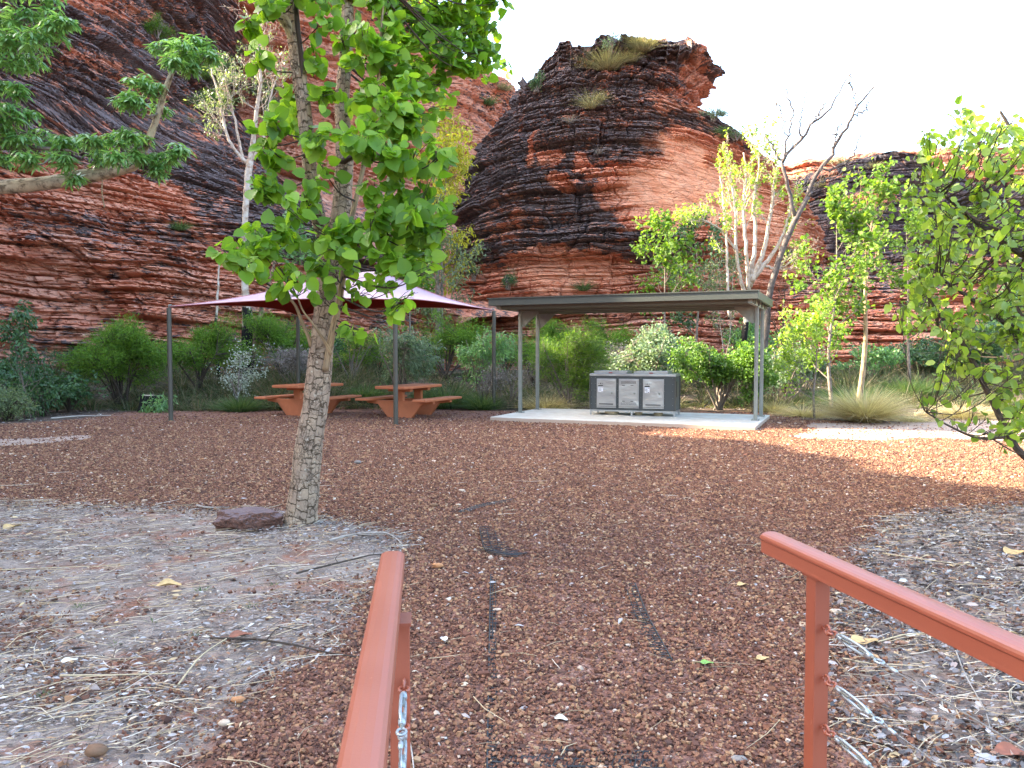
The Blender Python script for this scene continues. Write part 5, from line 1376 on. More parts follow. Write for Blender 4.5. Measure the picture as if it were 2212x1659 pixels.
def tuft(mb, b, h, n, rad, spread=.5, w=.006, seed=0, lean=(0, 0)):
    a = RV.uniform(0, 6.28, n); q_ = RV.random(n) ** .6
    p = np.stack([b[0] + np.cos(a) * rad * q_, b[1] + np.sin(a) * rad * q_, np.full(n, b[2])], 1)
    H = h * RV.uniform(.45, 1.1, n)
    s = spread * (.3 + q_) * RV.uniform(.5, 1.4, n)
    d = np.stack([np.cos(a) * s + lean[0], np.sin(a) * s + lean[1], np.ones(n)], 1); d = unit(d)
    m = 4; rnd = np.repeat(RV.random(n), 2 * m)
    side = unit(np.cross(d, np.array([0, 0, 1.0]) + RV.normal(size=(n, 3)) * .3))
    V = []
    for k in range(m):
        t = k / (m - 1)
        c = p + d * (H * t)[:, None] + np.stack([np.cos(a), np.sin(a), -.5 * np.ones(n)], 1) * (H * s * t * t * .6)[:, None]
        ww = w * (1 - .85 * t)
        V += [c - side * ww, c + side * ww]
    V = np.stack(V, 1)
    f = np.array([[2 * k, 2 * k + 1, 2 * k + 3, 2 * k + 2] for k in range(m - 1)])
    mb.add(V.reshape(-1, 3), (f[None] + (np.arange(n) * 2 * m)[:, None, None]).reshape(-1, 4), rnd)

def grass(label, px, py, Y, hpx, wpx, mat, n=260, spread=.6, z=None, name='grass_clump', cat='grass clump', group=None, lean=(0, 0), w=.006, pos=None):
    b = at(px, py, Y) if pos is None else np.array(pos)
    if pos is None: b[2] = (float(ground_z(b[0:1], b[1:2])[0]) if z is None else z) - .02
    sc = F / b[1]
    mb = MB(); tuft(mb, b, hpx / sc, n, wpx / sc / 2 * .55, spread, w, lean=lean)
    o = mb.build(name, mat); tag(o, label, cat, group); return o

# ---------------------------------------------------------------- bushes along the foot of the cliffs, left to right
GB = 'bushes growing along the foot of the cliffs'
shrub('acacia_bush', 'wide rounded feathery green bush left of the left sail pole', 'bush', 262, 880, 712, 235, 21.5, L_ACACIA, B_DARK, 'fine', 2.3, GB, low=.22)
shrub('acacia_bush', 'feathery green bush directly right of the left sail pole', 'bush', 430, 872, 690, 165, 23, L_ACACIA, B_DARK, 'fine', 1.6, GB, low=.25)
shrub('acacia_bush', 'feathery green bush behind the burnt trunk under the sail', 'bush', 610, 865, 668, 150, 25.5, L_ACACIA, B_DARK, 'fine', 1.5, GB, low=.25)
shrub('dark_shrub', 'dark green shrub low between the slender sapling and the wide feathery bush', 'bush', 150, 892, 800, 150, 20.0, L_DARK, B_DARK, 'broad', 1.2, GB, low=.05)
shrub('grey_green_bush', 'low dense grey green bush at the far left edge by the gravel', 'bush', 15, 912, 850, 120, 17.6, L_GUM, B_DARK, 'fine', 1.8, GB, low=.02)
shrub('dark_shrub', 'dark shrub half out of the picture behind the low grey green bush', 'bush', -20, 900, 780, 150, 20.0, L_DARK, B_DARK, 'broad', 1.0, GB, low=.05)
tree('slender_sapling', 'slender dark green sapling with drooping narrow leaves near the left edge', 66, 906, 655, 18.6, 90, L_DARK, B_GREY, T_LANCE, .13, 12, 2, (22, 4), .03, .0, .08, .45, .7, ws=2.0, cat='sapling')
shrub('dark_shrub', 'dark low shrub at the base of the slender sapling', 'bush', 95, 905, 830, 110, 18.9, L_DARK, B_DARK, 'lance', 1.1, GB, low=.02)
shrub('silver_shrub', 'sparse grey shrub with silvery leaves in front of the burnt trunk', 'bush', 512, 868, 758, 120, 21.5, L_SILVER, mat_bark('pale_twig', (.34, .30, .27), (.26, .22, .2), (.12, .1, .09), 'line'), 'tiny', .35, GB, low=.1)
shrub('dead_brush', 'brown dead brush between the burnt trunk and the rear sail pole', 'bush', 640, 868, 740, 130, 23.5, L_GREYB, B_GREY, 'fine', .8, GB, low=.05)
shrub('green_shrub', 'small green shrub low beneath the wide feathery bush', 'bush', 340, 885, 845, 60, 20.0, L_FINGER, B_DARK, 'lance', .7, GB, low=.02)
shrub('broad_leaf_bush', 'light green broad leaved bush behind the front right sail pole', 'bush', 868, 868, 690, 125, 22.0, L_BLUE, B_GREY, 'lance', 1.5, GB, low=.15)
shrub('broad_leaf_bush', 'yellow green bush under the sail beside the tree trunk', 'bush', 760, 866, 700, 110, 24.5, L_POPLAR, B_GREY, 'tiny', 1.2, GB, low=.2)
shrub('acacia_bush', 'feathery dark green bush behind the gap between sail and shelter', 'bush', 965, 866, 680, 150, 25.5, L_ACACIA, B_DARK, 'fine', 1.6, GB, low=.15)
shrub('broad_leaf_bush', 'pale green broad leaved bush just right of the right sail pole', 'bush', 1042, 872, 705, 95, 22.0, L_FINGER, B_GREY, 'lance', 1.3, GB, low=.35)
shrub('acacia_bush', 'green bush seen between the two left shelter posts', 'bush', 1150, 866, 705, 110, 25, L_ACACIA, B_DARK, 'fine', 1.2, GB, low=.15)
shrub('dead_brush', 'tangled pale dead brush behind the left shelter posts', 'bush', 1100, 880, 775, 120, 21.5, L_GREYB, B_GREY, 'fine', .55, GB, low=.05)
shrub('sunlit_bush', 'bush with yellow sunlit top left of the barbecue cabinet', 'bush', 1228, 884, 708, 130, 21.0, L_POPLAR, B_GREY, 'fine', 1.9, GB, low=.12)
shrub('acacia_bush', 'feathery green bush rising behind the yellow topped bush', 'bush', 1215, 860, 685, 105, 26.5, L_ACACIA, B_DARK, 'fine', 1.0, GB, low=.35)
shrub('dead_brush', 'brown brush behind the left end of the barbecue cabinet', 'bush', 1312, 868, 745, 90, 24.5, L_GREYB, B_DARK, 'fine', .9, GB, low=.05)
shrub('acacia_bush', 'dull green bush behind the barbecue cabinet under the roof edge', 'bush', 1330, 862, 690, 120, 27, L_ACACIA, B_DARK, 'fine', 1.0, GB, low=.3)
shrub('round_leaf_gum', 'blue green round leaved gum shrub above the barbecue cabinet', 'bush', 1415, 874, 702, 150, 22.5, L_BLUE, B_GREY, 'round', 1.9, GB, low=.1)
shrub('bright_bush', 'dense bright green bush right of the barbecue cabinet', 'bush', 1552, 880, 708, 165, 20.8, L_BUSH, B_GREY, 'broad', 2.6, GB, low=.03)
shrub('bright_bush', 'low bright green bush behind the right shelter posts', 'bush', 1625, 885, 780, 90, 20.4, L_BUSH, B_GREY, 'broad', 1.4, GB, low=.03)
shrub('round_leaf_gum', 'blue green shrub in shade just right of the shelter', 'bush', 1700, 880, 735, 130, 22.5, L_BLUE, B_GREY, 'round', 1.4, GB, low=.05)
shrub('round_leaf_gum', 'dim green shrub behind the shelter gusset and burnt gum trunk', 'bush', 1640, 868, 690, 130, 26, L_FINGER, B_GREY, 'broad', 1.1, GB, low=.1)
tree('sunlit_sapling', 'small sapling with sunlit yellow green leaves between shelter and dry grass tuft', 1760, 893, 700, 18.2, 165, L_OVAL, B_GREY, T_OVAL, .085, 9, 3, (9, 4, 3), .032, .0, .22, .5, .05, cat='sapling', up=.14)
shrub('broad_leaf_bush', 'green shrub behind the two slim trees at the right', 'bush', 1880, 850, 745, 130, 26, L_FINGER, B_GREY, 'broad', 1.0, GB, low=.2)
shrub('dark_shrub', 'dark green shrub at the foot of the right hand cliff', 'bush', 1985, 850, 735, 150, 27, L_DARK, B_GREY, 'broad', 1.2, GB, low=.1)
shrub('dark_shrub', 'dark green shrubbery behind the oval leaved tree, low', 'bush', 2110, 868, 700, 190, 26, L_DARK, B_GREY, 'broad', 1.5, GB, low=.05)
shrub('broad_leaf_bush', 'mid green tall shrub at the right edge behind the oval leaved tree', 'bush', 2190, 868, 600, 150, 29, L_FINGER, B_GREY, 'broad', 1.5, GB, low=.05)

for px, yb, yt, wd, Y, lm, kd, dn, lo, lab in [
    (205, 862, 745, 130, 26.5, L_DARK, 'fine', 1.4, .05, 'dark bush in the gap behind the slender sapling and the wide feathery bush'),
    (350, 858, 735, 110, 27.0, L_ACACIA, 'fine', 1.2, .05, 'green bush seen just behind the left sail pole'),
    (520, 858, 730, 110, 27.5, L_ACACIA, 'fine', 1.2, .05, 'feathery bush behind the silvery shrub and the charred trunk'),
    (700, 860, 715, 120, 27.0, L_DARK, 'broad', 1.3, .05, 'dark green bush behind the large trunk, under the sail'),
    (815, 860, 725, 110, 26.5, L_GUM, 'fine', 1.1, .05, 'dull green bush behind the right picnic table'),
    (915, 860, 735, 100, 26.5, L_POPLAR, 'tiny', 1.1, .05, 'fresh green bush between the front and back right sail poles'),
    (1090, 858, 735, 110, 27.5, L_DARK, 'fine', 1.2, .05, 'dark bush behind the pale dead brush at the left shelter posts'),
    (1280, 858, 765, 100, 26.0, L_DARK, 'broad', 1.1, .05, 'dark low bush between the yellow topped bush and the barbecue'),
    (1490, 860, 730, 110, 25.5, L_GUM, 'round', 1.2, .05, 'grey green bush between the gum shrub and the bright green bush'),
    (1750, 858, 770, 110, 26.0, L_DARK, 'broad', 1.1, .05, 'dark bush behind the sunlit sapling'),
    (1815, 856, 790, 120, 27.0, L_GUM, 'fine', 1.1, .05, 'grey green low bush between the trunks of the two slim trees'),
    (30, 880, 770, 120, 23.0, L_DARK, 'broad', 1.3, .05, 'dark bush behind the slender sapling at the left edge')]:
    shrub('background_bush', lab, 'bush', px, yb, yt, wd, Y, lm, B_DARK, kd, dn, GB, low=lo)

# ---------------------------------------------------------------- trees behind
GT = 'trees below the sandstone cliffs'
tree('lit_sapling', 'thin tree with yellow lit leaf clumps rising above the middle of the shelter roof', 1432, 860, 452, 25, 130, L_POPLAR, B_GREY, T_OVAL, .14, 8, 3, (9, 4, 3), .05, .0, .45, .5, .25, group=GT, jit=.08)
tree('shaded_tree', 'darker green tree behind the yellow lit thin tree', 1498, 860, 458, 29, 130, L_DARK, B_GREY, T_OVAL, .14, 8, 3, (10, 4, 3), .06, .0, .3, .5, .3, group=GT, jit=.1)
tree('slim_tree', 'slim green tree with leaf clumps, nearer the shelter of the two slim ones', 1800, 880, 425, 19.5, 150, L_POPLAR, B_GREY, T_HEART, .095, 8, 3, (12, 4, 3), .055, .005, .2, .48, .3, group=GT, jit=.07)
tree('slim_tree', 'taller slim tree with pale grey leaning trunk and green leaf clumps', 1852, 872, 378, 20.5, 160, L_POPLAR, B_SMOOTH, T_HEART, .095, 7, 3, (11, 4, 3), .085, .055, .42, .48, .3, group=GT, jit=.07)
tree('slim_tree', 'green tree between the taller slim tree and the oval leaved tree', 1965, 860, 480, 24, 130, L_POPLAR, B_GREY, T_HEART, .10, 7, 3, (11, 4, 3), .055, .0, .3, .48, .3, group=GT, jit=.08)
tree('small_white_gum', 'small pale twiggy gum between the lit thin tree and the white gum', 1572, 860, 555, 26, 90, L_GUM, B_WHITE, T_LANCE, .12, 3, 3, (10, 4, 3), .03, .0, .35, .45, .3, group=GT, stems=2, ws=2.0)
tree('green_tree', 'green tree partly hidden behind the large tree and above the sail', 655, 860, 480, 31, 120, L_FINGER, B_GREY, T_OVAL, .16, 10, 3, (9, 4, 3), .06, .0, .35, .5, .3, group=GT, jit=.1)
tree('green_tree', 'light green tree above the sail right of the large trunk', 885, 860, 545, 27, 110, L_POPLAR, B_GREY, T_OVAL, .15, 9, 3, (9, 4, 3), .05, .0, .5, .5, .3, group=GT, jit=.1)

# white many stemmed gum above the right end of the shelter
wg = thing('white_gum', at(1612, 870, 25) * [1, 1, 0], 'white many stemmed gum with sparse green leaves above the right end of the roof', 'tree', GT)
st_ = [[(1605, 880, 25, 22), (1602, 780, 25, 20), (1610, 700, 25, 18), (1620, 640, 25, 14)],
       [(1612, 660, 25, 12), (1592, 560, 24.8, 9), (1588, 460, 24.7, 8), (1580, 400, 24.6, 6), (1570, 350, 24.5, 4)],
       [(1618, 630, 25, 14), (1612, 540, 25, 10), (1606, 450, 25, 8), (1612, 380, 25, 6), (1606, 330, 25, 4)],
       [(1620, 620, 25, 16), (1632, 520, 25.1, 11), (1628, 430, 25.2, 9), (1640, 360, 25.3, 6), (1636, 315, 25.3, 4)],
       [(1622, 610, 25, 18), (1650, 540, 25, 12), (1665, 460, 25, 9), (1672, 400, 25, 7), (1680, 340, 25, 4)],
       [(1630, 600, 25, 15), (1680, 530, 25, 10), (1700, 480, 25, 8), (1712, 430, 25, 5)],
       [(1592, 545, 24.8, 8), (1560, 500, 24.6, 6), (1530, 480, 24.5, 4), (1505, 470, 24.4, 3)],
       [(1640, 570, 25, 9), (1680, 580, 25, 6), (1720, 560, 25, 4)],
       [(1575, 690, 24.6, 8), (1572, 600, 24.6, 8), (1570, 520, 24.6, 7), (1562, 440, 24.6, 6), (1556, 380, 24.6, 4)]]
tips = []; out = []; bs = []
for k, b in enumerate(st_):
    o_, C, r = limb('trunk' if k == 0 else 'stem', B_WHITE2, b, wg, 26, 9, .06, wob=.012)
    if k:
        for j in range(8):
            i = int(len(C) * RV.uniform(.35, .98)); d = unit(C[min(i + 1, len(C) - 1)] - C[i - 1]) + RV.normal(size=3) * .45
            grow(RV, C[min(i, len(C) - 1)], d, RV.uniform(.4, .9), max(.007, r[min(i, len(r) - 1)] * .5), 1, 3, (0, 4, 3), .42, .12, out, tips, .16, .6)
tw = MB(); lv = MB()
for pts, rad, l_ in out: tw.tube(pts, np.maximum(rad * .8, .0038), 4, cap=False)
tw.build('branches', B_WHITE, wg, smooth=True)
sel = [t for t in tips if RV.random() < .42]
leaf_tips(lv, sel, 4, .12, T_OVAL, .3, .6, .8, jit=.05, bias=.1); lv.build('crown', L_OVAL, wg)

# leafless tree whose bare branches reach into the sky
dt = thing('bare_tree', at(1660, 860, 24) * [1, 1, 0], 'leafless tree whose bare crooked branches rise into the sky right of the butte', 'tree', GT)
SB = [[(1640, 880, 24, 16), (1650, 760, 24, 15), (1662, 640, 24, 14), (1690, 540, 24, 13), (1720, 470, 24, 12), (1745, 425, 24, 11)],
      [(1745, 425, 24, 10), (1770, 370, 24, 8), (1800, 330, 24, 7), (1822, 290, 24, 6), (1842, 250, 24, 5), (1862, 215, 24, 4), (1888, 188, 24, 3)],
      [(1842, 250, 24, 4), (1850, 215, 24, 3), (1835, 180, 24, 3), (1838, 158, 24, 2)], [(1720, 470, 24, 9), (1704, 400, 24, 8), (1690, 350, 24, 7), (1730, 305, 24, 6), (1762, 262, 24, 5), (1790, 235, 24, 4), (1815, 200, 24, 3), (1838, 160, 24, 2)],
      [(1690, 350, 24, 5), (1700, 300, 24, 4), (1712, 250, 24, 3), (1700, 210, 24, 3), (1692, 178, 24, 2)], [(1762, 262, 24, 3), (1772, 240, 24, 2.5), (1790, 205, 24, 2)], [(1770, 370, 24, 5), (1812, 360, 24, 4), (1848, 330, 24, 3), (1858, 290, 24, 2)],
      [(1700, 300, 24, 3), (1692, 270, 24, 2.5), (1688, 240, 24, 2), (1678, 220, 24, 2)], [(1800, 330, 24, 4), (1806, 290, 24, 3), (1820, 260, 24, 2)], [(1730, 305, 24, 4), (1728, 260, 24, 3), (1738, 215, 24, 2), (1748, 185, 24, 1.5)],
      [(1842, 250, 24, 3), (1868, 240, 24, 2.5), (1876, 220, 24, 2)], [(1690, 350, 24, 5), (1672, 320, 24, 3), (1652, 290, 24, 2)], [(1745, 425, 24, 6), (1768, 395, 24, 4), (1810, 380, 24, 3), (1835, 350, 24, 2)]]
out = []; tips = []
for k, b in enumerate(SB):
    _, C, r = limb('trunk' if k == 0 else 'branch', B_DEAD, b, dt, 22, 7, .05, wob=.035 if k else .01)
    if k:
        for j in range(5):
            i = RV.integers(4, len(C) - 1); grow(RV, C[i], unit(C[i + 1] - C[i]) + RV.normal(size=3) * .5, RV.uniform(.25, .8), max(.008, r[i] * .5), 2, 3, (0, 0, 2), .4, .1, out, tips, .2, .6)
tw = MB()
for pts, rad, l_ in out: tw.tube(pts, np.maximum(rad * .8, .0038), 4, cap=False)
tw.build('twigs', B_GREY, dt, smooth=True)

# burnt shrub right of the shelter
tree('burnt_shrub', 'black burnt leafless shrub behind the right end of the shelter roof', 1695, 860, 600, 23.5, 90, L_DARK, B_BURNT, T_FINE, .05, 1, 3, (12, 5, 4), .07, .0, .15, .5, .1, nofol=True, cat='shrub', up=.06)

# white gum on a burnt trunk behind the large tree
bg_ = thing('white_gum', at(530, 860, 26) * [1, 1, 0], 'white limbed gum on a charred trunk, left of the large tree', 'tree', GT)
st_ = [[(530, 880, 26, 46), (533, 790, 26, 42), (536, 720, 26, 38), (531, 640, 26, 22), (527, 560, 26, 16), (529, 470, 26, 17), (534, 400, 26, 20), (540, 345, 26, 20)],
       [(540, 780, 26, 26), (555, 720, 26, 20), (562, 680, 26, 15), (585, 600, 26.2, 9), (600, 520, 26.5, 7)],
       [(540, 350, 26, 16), (549, 290, 26, 14), (556, 230, 26, 12), (563, 170, 26, 9), (557, 120, 26, 8), (562, 60, 26, 6), (555, 20, 26, 4)],
       [(535, 355, 26, 12), (505, 320, 26, 9), (488, 285, 26, 8), (478, 235, 26, 7), (468, 190, 26, 6), (455, 150, 26, 4)],
       [(545, 345, 26, 10), (568, 300, 26, 9), (577, 240, 26, 7), (590, 190, 26, 5), (605, 150, 26, 4)],
       [(525, 350, 26, 9), (512, 280, 26, 7), (500, 230, 26, 6), (490, 190, 26, 5), (488, 150, 26, 3)],
       [(478, 880, 25, 12), (472, 800, 25, 10), (465, 720, 25, 9), (470, 640, 25, 7), (474, 560, 25, 4)]]
tips = []; out = []
for k, b in enumerate(st_):
    _, C, r = limb('trunk' if k == 0 else 'stem', B_WHITE2 if k != 1 else B_BURNT2, b, bg_, 30, 9, .07, wob=.01)
    if k >= 2 and k != 6:
        for j in range(9):
            i = int(len(C) * RV.uniform(.25, .97)); d = unit(C[min(i + 1, len(C) - 1)] - C[i - 1]) + RV.normal(size=3) * .55
            grow(RV, C[min(i, len(C) - 1)], d, RV.uniform(.5, 1.2), max(.010, r[min(i, len(r) - 1)] * .5), 1, 3, (0, 4, 3), .45, .06, out, tips, .18, .62)
tw = MB(); lv = MB()
for pts, rad, l_ in out: tw.tube(pts, np.maximum(rad * .8, .0038), 4, cap=False)
tw.build('branches', B_WHITE, bg_, smooth=True)
leaf_tips(lv, [t for t in tips if RV.random() < .5], 5, .12, T_LANCE, .4, .6, 2.2, jit=.05); lv.build('crown', L_GUM, bg_)

# weeping tree with sunlit yellow top, behind the large tree
tree('weeping_tree', 'weeping tree with yellow sunlit crown between the large tree and the butte', 945, 700, 235, 33, 150, L_YELLOW, B_GREY, T_LANCE, .22, 11, 3, (13, 5, 4), .14, .0, .30, .5, .7, group=GT, ws=2.0, jit=.14, zb=1.2)
tree('weeping_tree', 'grey green weeping tree below the yellow crown, left of the butte', 955, 740, 420, 31.5, 110, L_GUM, B_GREY, T_LANCE, .20, 9, 3, (10, 5, 4), .10, .0, .30, .5, .8, group=GT, ws=1.6, jit=.14, zb=1.0)

# ---------------------------------------------------------------- plants growing on the rock, seated on its real surface
def on_rock(names, px, py, rad=7):
    best = None
    for nme in names:
        P = ROCK_PTS[nme]; X, Yp = proj(P)
        m = (np.abs(X - px) < rad) & (np.abs(Yp - py) < rad)
        if m.any():
            q_ = P[m]; q_ = q_[np.argsort(q_[:, 1])[:5]].mean(0)
            if best is None or q_[1] < best[1]: best = q_
    return best
RN = list(ROCK_PTS.keys())
def rock_grass(label, px, py, hpx, wpx, mat=L_SPIN, n=220, spread=.8, w=.010, cat='grass tuft', names=RN):
    p = on_rock(names, px, py)
    if p is None: print('no rock at', px, py, label); return
    grass(label, 0, 0, 0, hpx, wpx, mat, n, spread, pos=p + [0, -.05, -.10], name='grass_tuft', cat=cat, group='grass tufts on the rock', w=w)
rock_grass('broad pale spinifex tuft in the saddle on top of the butte', 1318, 142, 48, 80, n=900)
rock_grass('tall spinifex tuft against the sky on top of the butte', 1388, 112, 44, 60, n=700)
rock_grass('small spinifex tuft right of the broad one near the butte top', 1362, 132, 24, 40, n=300)
rock_grass('yellow green tuft with a drooping grey neighbour high on the butte face', 1271, 232, 44, 30, n=300)
rock_grass('small tuft just above the yellow green one on the butte face', 1298, 206, 22, 22, n=140)
rock_grass('hanging green grass tuft low on the butte behind the shelter', 1258, 618, 34, 30, L_GRASS, n=260)
rock_grass('dry tuft beside the dark shrub at the lower left of the butte', 990, 590, 26, 26, n=180)
rock_grass('yellowish tuft on the crest of the dark dome', 1790, 350, 16, 24, n=160, w=.02)
rock_grass('pale tuft near the middle of the dome crest', 1815, 346, 18, 26, n=160, w=.02)
rock_grass('pale tuft on the right shoulder of the dark dome', 1890, 356, 16, 40, n=160, w=.02)
rock_grass('pale tuft low on the left flank of the dark dome', 1768, 398, 18, 22, n=140, w=.02)
rock_grass('pale straw tuft on the dark cliff beside the upright limb', 418, 256, 18, 16, n=120)
rock_grass('green yellow tuft on the red ledges above the left sail corner', 392, 490, 26, 36, L_GRASS, n=220)
rock_grass('grass tuft on the skyline left of the butte', 1085, 190, 20, 40, n=220, w=.02)
rock_grass('green grass below the skyline left of the butte', 1060, 225, 24, 36, L_GRASS, n=220, w=.02)
rock_grass('grey hanging grass on the middle of the butte face', 1292, 330, 22, 16, L_GREYB, n=140)
rock_grass('grey dry grass on the upper left butte face', 1228, 262, 24, 22, L_GREYB, n=160)
rock_grass('wispy grass where the butte meets its right shoulder', 1560, 282, 18, 40, L_GRASS, n=200)
def rock_shrub(label, px, py, hpx, wpx, mat, kind='tiny', dens=1.0):
    p = on_rock(RN, px, py)
    if p is None: print('no rock at', px, py, label); return
    shrub('rock_shrub', label, 'shrub', px, py, py - hpx, wpx, p[1] - .15, mat, B_GREY, kind, dens, 'shrubs growing on the rock', low=.05, zb=p[2] - .1)
rock_shrub('dark shrub clinging to the rock at the lower left of the butte', 1023, 596, 28, 34, L_DARK)
rock_shrub('dark shrub on the red wall just above the left end of the roof', 1099, 618, 30, 32, L_DARK)
rock_shrub('tiny grey green bush against the sky on top of the butte', 1322, 118, 50, 34, L_BLUE, 'round', .5)
rock_shrub('dark bush on the left skyline of the butte', 1158, 190, 26, 24, L_DARK)
rock_shrub('grey shrubs on the slope right below the overhang of the butte', 1540, 262, 26, 50, L_BLUE)
rock_shrub('green scrub on the butte shoulder behind the white gum', 1590, 300, 22, 60, L_GUM)
for k, (px, py, h_, w_, m_, lab) in enumerate([(470, 190, 70, 90, L_GUM, 'grey green scrub on the slope above the dark cliff edge'), (520, 150, 60, 80, L_GUM, 'grey green scrub below the orange rock face'), (430, 165, 50, 70, L_ACACIA, 'yellow green scrub behind the crown of the upright limb'),
        (560, 220, 60, 70, L_GUM, 'scrub on the slope behind the white gum limbs'), (450, 235, 40, 80, L_ACACIA, 'low yellow green scrub on the slope behind the upright limb'), (610, 260, 60, 80, L_GUM, 'scrub on the slope left of the large tree limb'), (340, 75, 36, 50, L_ACACIA, 'small scrub in the gully at the top of the dark cliff')]):
    rock_shrub(lab, px, py, h_, w_, m_, 'fine', 1.6)
rock_shrub('yellow green scrub at the foot of the ridge right of the butte', 1700, 560, 26, 60, L_GUM, 'fine', 1.0)

# ---------------------------------------------------------------- grasses and dead wood on the ground
GG = 'grass clumps beside the gravel'
grass('large dry straw coloured grass tuft right of the shelter', 1868, 908, 17.4, 92, 92, L_DRY, 4200, .85, group=GG, w=.005)
grass('flattened dry grass between the large tuft and the log', 1965, 906, 17.6, 24, 120, L_DRY, 1400, 1.6, group=GG)
grass('dry grass patch under the right hand branch', 2075, 900, 18.2, 44, 170, L_DRY, 1900, 1.1, group=GG)
grass('dry grass near the right edge below the branch', 2190, 902, 18, 40, 140, L_DRY, 1300, 1.1, group=GG)
grass('fallen dry grass right of the slab corner', 1735, 893, 18.9, 34, 140, L_DRY, 1500, 1.4, group=GG)
grass('dry tussock tucked behind the right shelter posts', 1668, 882, 20.2, 40, 80, L_DRY, 900, 1.0, group=GG)
grass('green grass behind the sunlit sapling', 1835, 868, 22, 60, 190, L_GRASS, 2600, .9, group=GG, w=.008)
grass('green grass clump farther right under the cliff', 1960, 862, 23, 52, 170, L_GRASS, 2000, .9, group=GG, w=.008)
grass('spiky green grass clump under the left of the sail', 520, 884, 20.4, 46, 100, L_GRASS, 1300, .8, group=GG, w=.008)
grass('spiky grey green grass clump right of the rear table', 962, 872, 21.6, 66, 110, L_GRASS, 1500, .8, group=GG, w=.008)
grass('grass clump beside the right sail pole', 1040, 878, 21.0, 50, 90, L_GRASS, 1000, .9, group=GG, w=.008)
grass('dry grass behind the left half of the slab', 1180, 880, 20.9, 46, 130, L_DRY, 1300, .9, group=GG)
grass('green grass clump between the two picnic tables', 790, 868, 22.5, 50, 120, L_GRASS, 1200, .9, group=GG, w=.008)
grass('grey grass clump behind the left picnic table', 700, 868, 22.8, 40, 120, L_GREYB, 1200, .9, group=GG, w=.007)
grass('shaded dry grass behind the barbecue', 1330, 876, 21.6, 40, 120, L_DRY, 900, 1.0, group=GG)

def stick(name, label, pts, r, mat, cat='branch', group=None, kids=0):
    P = np.array([gnd(a, b) + [0, 0, c] for a, b, c in pts]); C = curve(P, 24)
    C[:, 2] = np.array([float(ground_z(C[i:i + 1, 0], C[i:i + 1, 1])[0]) for i in range(len(C))]) + np.interp(np.linspace(0, 1, len(C)), np.linspace(0, 1, len(P)), [p[2] for p in pts])
    mb = MB(); mb.tube(C, np.linspace(r, r * .45, len(C)), 8, jitter=.15, seed=int(pts[0][0]))
    for k in range(kids):
        i = RV.integers(5, len(C) - 4); d = C[i + 1] - C[i - 1]; s = np.array([-d[1], d[0], 0]) * RV.choice([-1, 1]) + d * .8
        e = C[i] + unit(s) * r * RV.uniform(12, 28) + [0, 0, r * 2]
        mb.tube(curve([C[i], (C[i] + e) / 2 + RV.normal(size=3) * r * 2, e], 8), np.linspace(r * .5, r * .25, len(curve([C[i], (C[i] + e) / 2, e], 8))), 6)
    o = mb.build(name, mat, smooth=True); tag(o, label, cat, group); return o
GS = 'fallen sticks and logs'
B_PALE = mat_bark('bleached_wood', (.50, .45, .40), (.36, .31, .27), (.16, .13, .11), 'line', 3, 6)
B_STRAWC = mat_simple('straw_stalk', (.46, .36, .22), .7)
stick('fallen_branch', 'thin crooked fallen branch between tree base and left handrail', [(1310, 1171, .01), (1380 * .95, 1158, .03), (820, 1150, .03), (862, 1158, .02), (880, 1172, .01)][2:] if False else [(712, 1170, .01), (760, 1160, .02), (800, 1157, .03), (836, 1158, .03), (862, 1172, .02), (872, 1186, .01)], .010, B_PALE, group=GS, kids=3)
stick('fallen_branch', 'long dark twig lying left of the left handrail', [(455, 1383, .02), (560, 1390, .03), (640, 1402, .03), (700, 1412, .02), (770, 1420, .01)], .007, B_DARK, group=GS, kids=3)
stick('fallen_branch', 'grey bent stick in the gravel right of the left handrail', [(862, 1545, .03), (875, 1590, .03), (888, 1630, .02), (895, 1680, .01)], .0055, B_PALE, group=GS)
stick('fallen_branch', 'pale curved stick on the bare soil at the upper left', [(425, 1093, .01), (450, 1099, .02), (495, 1097, .01)], .012, B_PALE, group=GS)
stick('fallen_branch', 'dark stick slanting up towards the end of the left handrail', [(640, 1240, .01), (720, 1222, .02), (800, 1205, .03), (830, 1200, .02)], .008, B_DARK, group=GS, kids=2)
stick('straw_stalk', 'long straw stalk lying behind the right hand rail', [(1905, 1203, .02), (2010, 1222, .03), (2110, 1235, .02)], .005, B_STRAWC, 'stalk', GS)
stick('straw_stalk', 'straw stalk touching the holed dry leaf beside the right post', [(1895, 1392, .01), (1950, 1385, .03), (2040, 1372, .02)], .005, B_STRAWC, 'stalk', GS)
stick('straw_stalk', 'straw stalk below the holed dry leaf, right of the right post', [(1820, 1430, .02), (1870, 1440, .02), (1938, 1445, .01)], .005, B_STRAWC, 'stalk', GS)
stick('straw_stalk', 'long pale stalk crossing the lower right soil', [(2065, 1415, .02), (2085, 1470, .03), (2130, 1550, .02), (2145, 1640, .01)], .004, B_PALE, 'stalk', GS)
stick('straw_stalk', 'long straw stalk low on the left of the picture', [(385, 1480, .02), (440, 1420, .03), (530, 1360, .02)], .005, B_STRAWC, 'stalk', GS)
stick('straw_stalk', 'straight straw stalk near the lower left edge', [(130, 1462, .02), (250, 1460, .02), (400, 1456, .02)], .005, B_STRAWC, 'stalk', GS)
stick('straw_stalk', 'straw stalk at the left edge above the lower ones', [(0, 1094 + 140, .02), (110, 1230, .02), (280, 1222, .02)], .004, B_STRAWC, 'stalk', GS)
stick('log', 'black charred log beside the large dry grass tuft', [(1790 + 55, 893, .05), (1890, 899, .08), (1930, 903, .05), (1950, 903, .03)], .055, B_BURNT, 'log', GS)
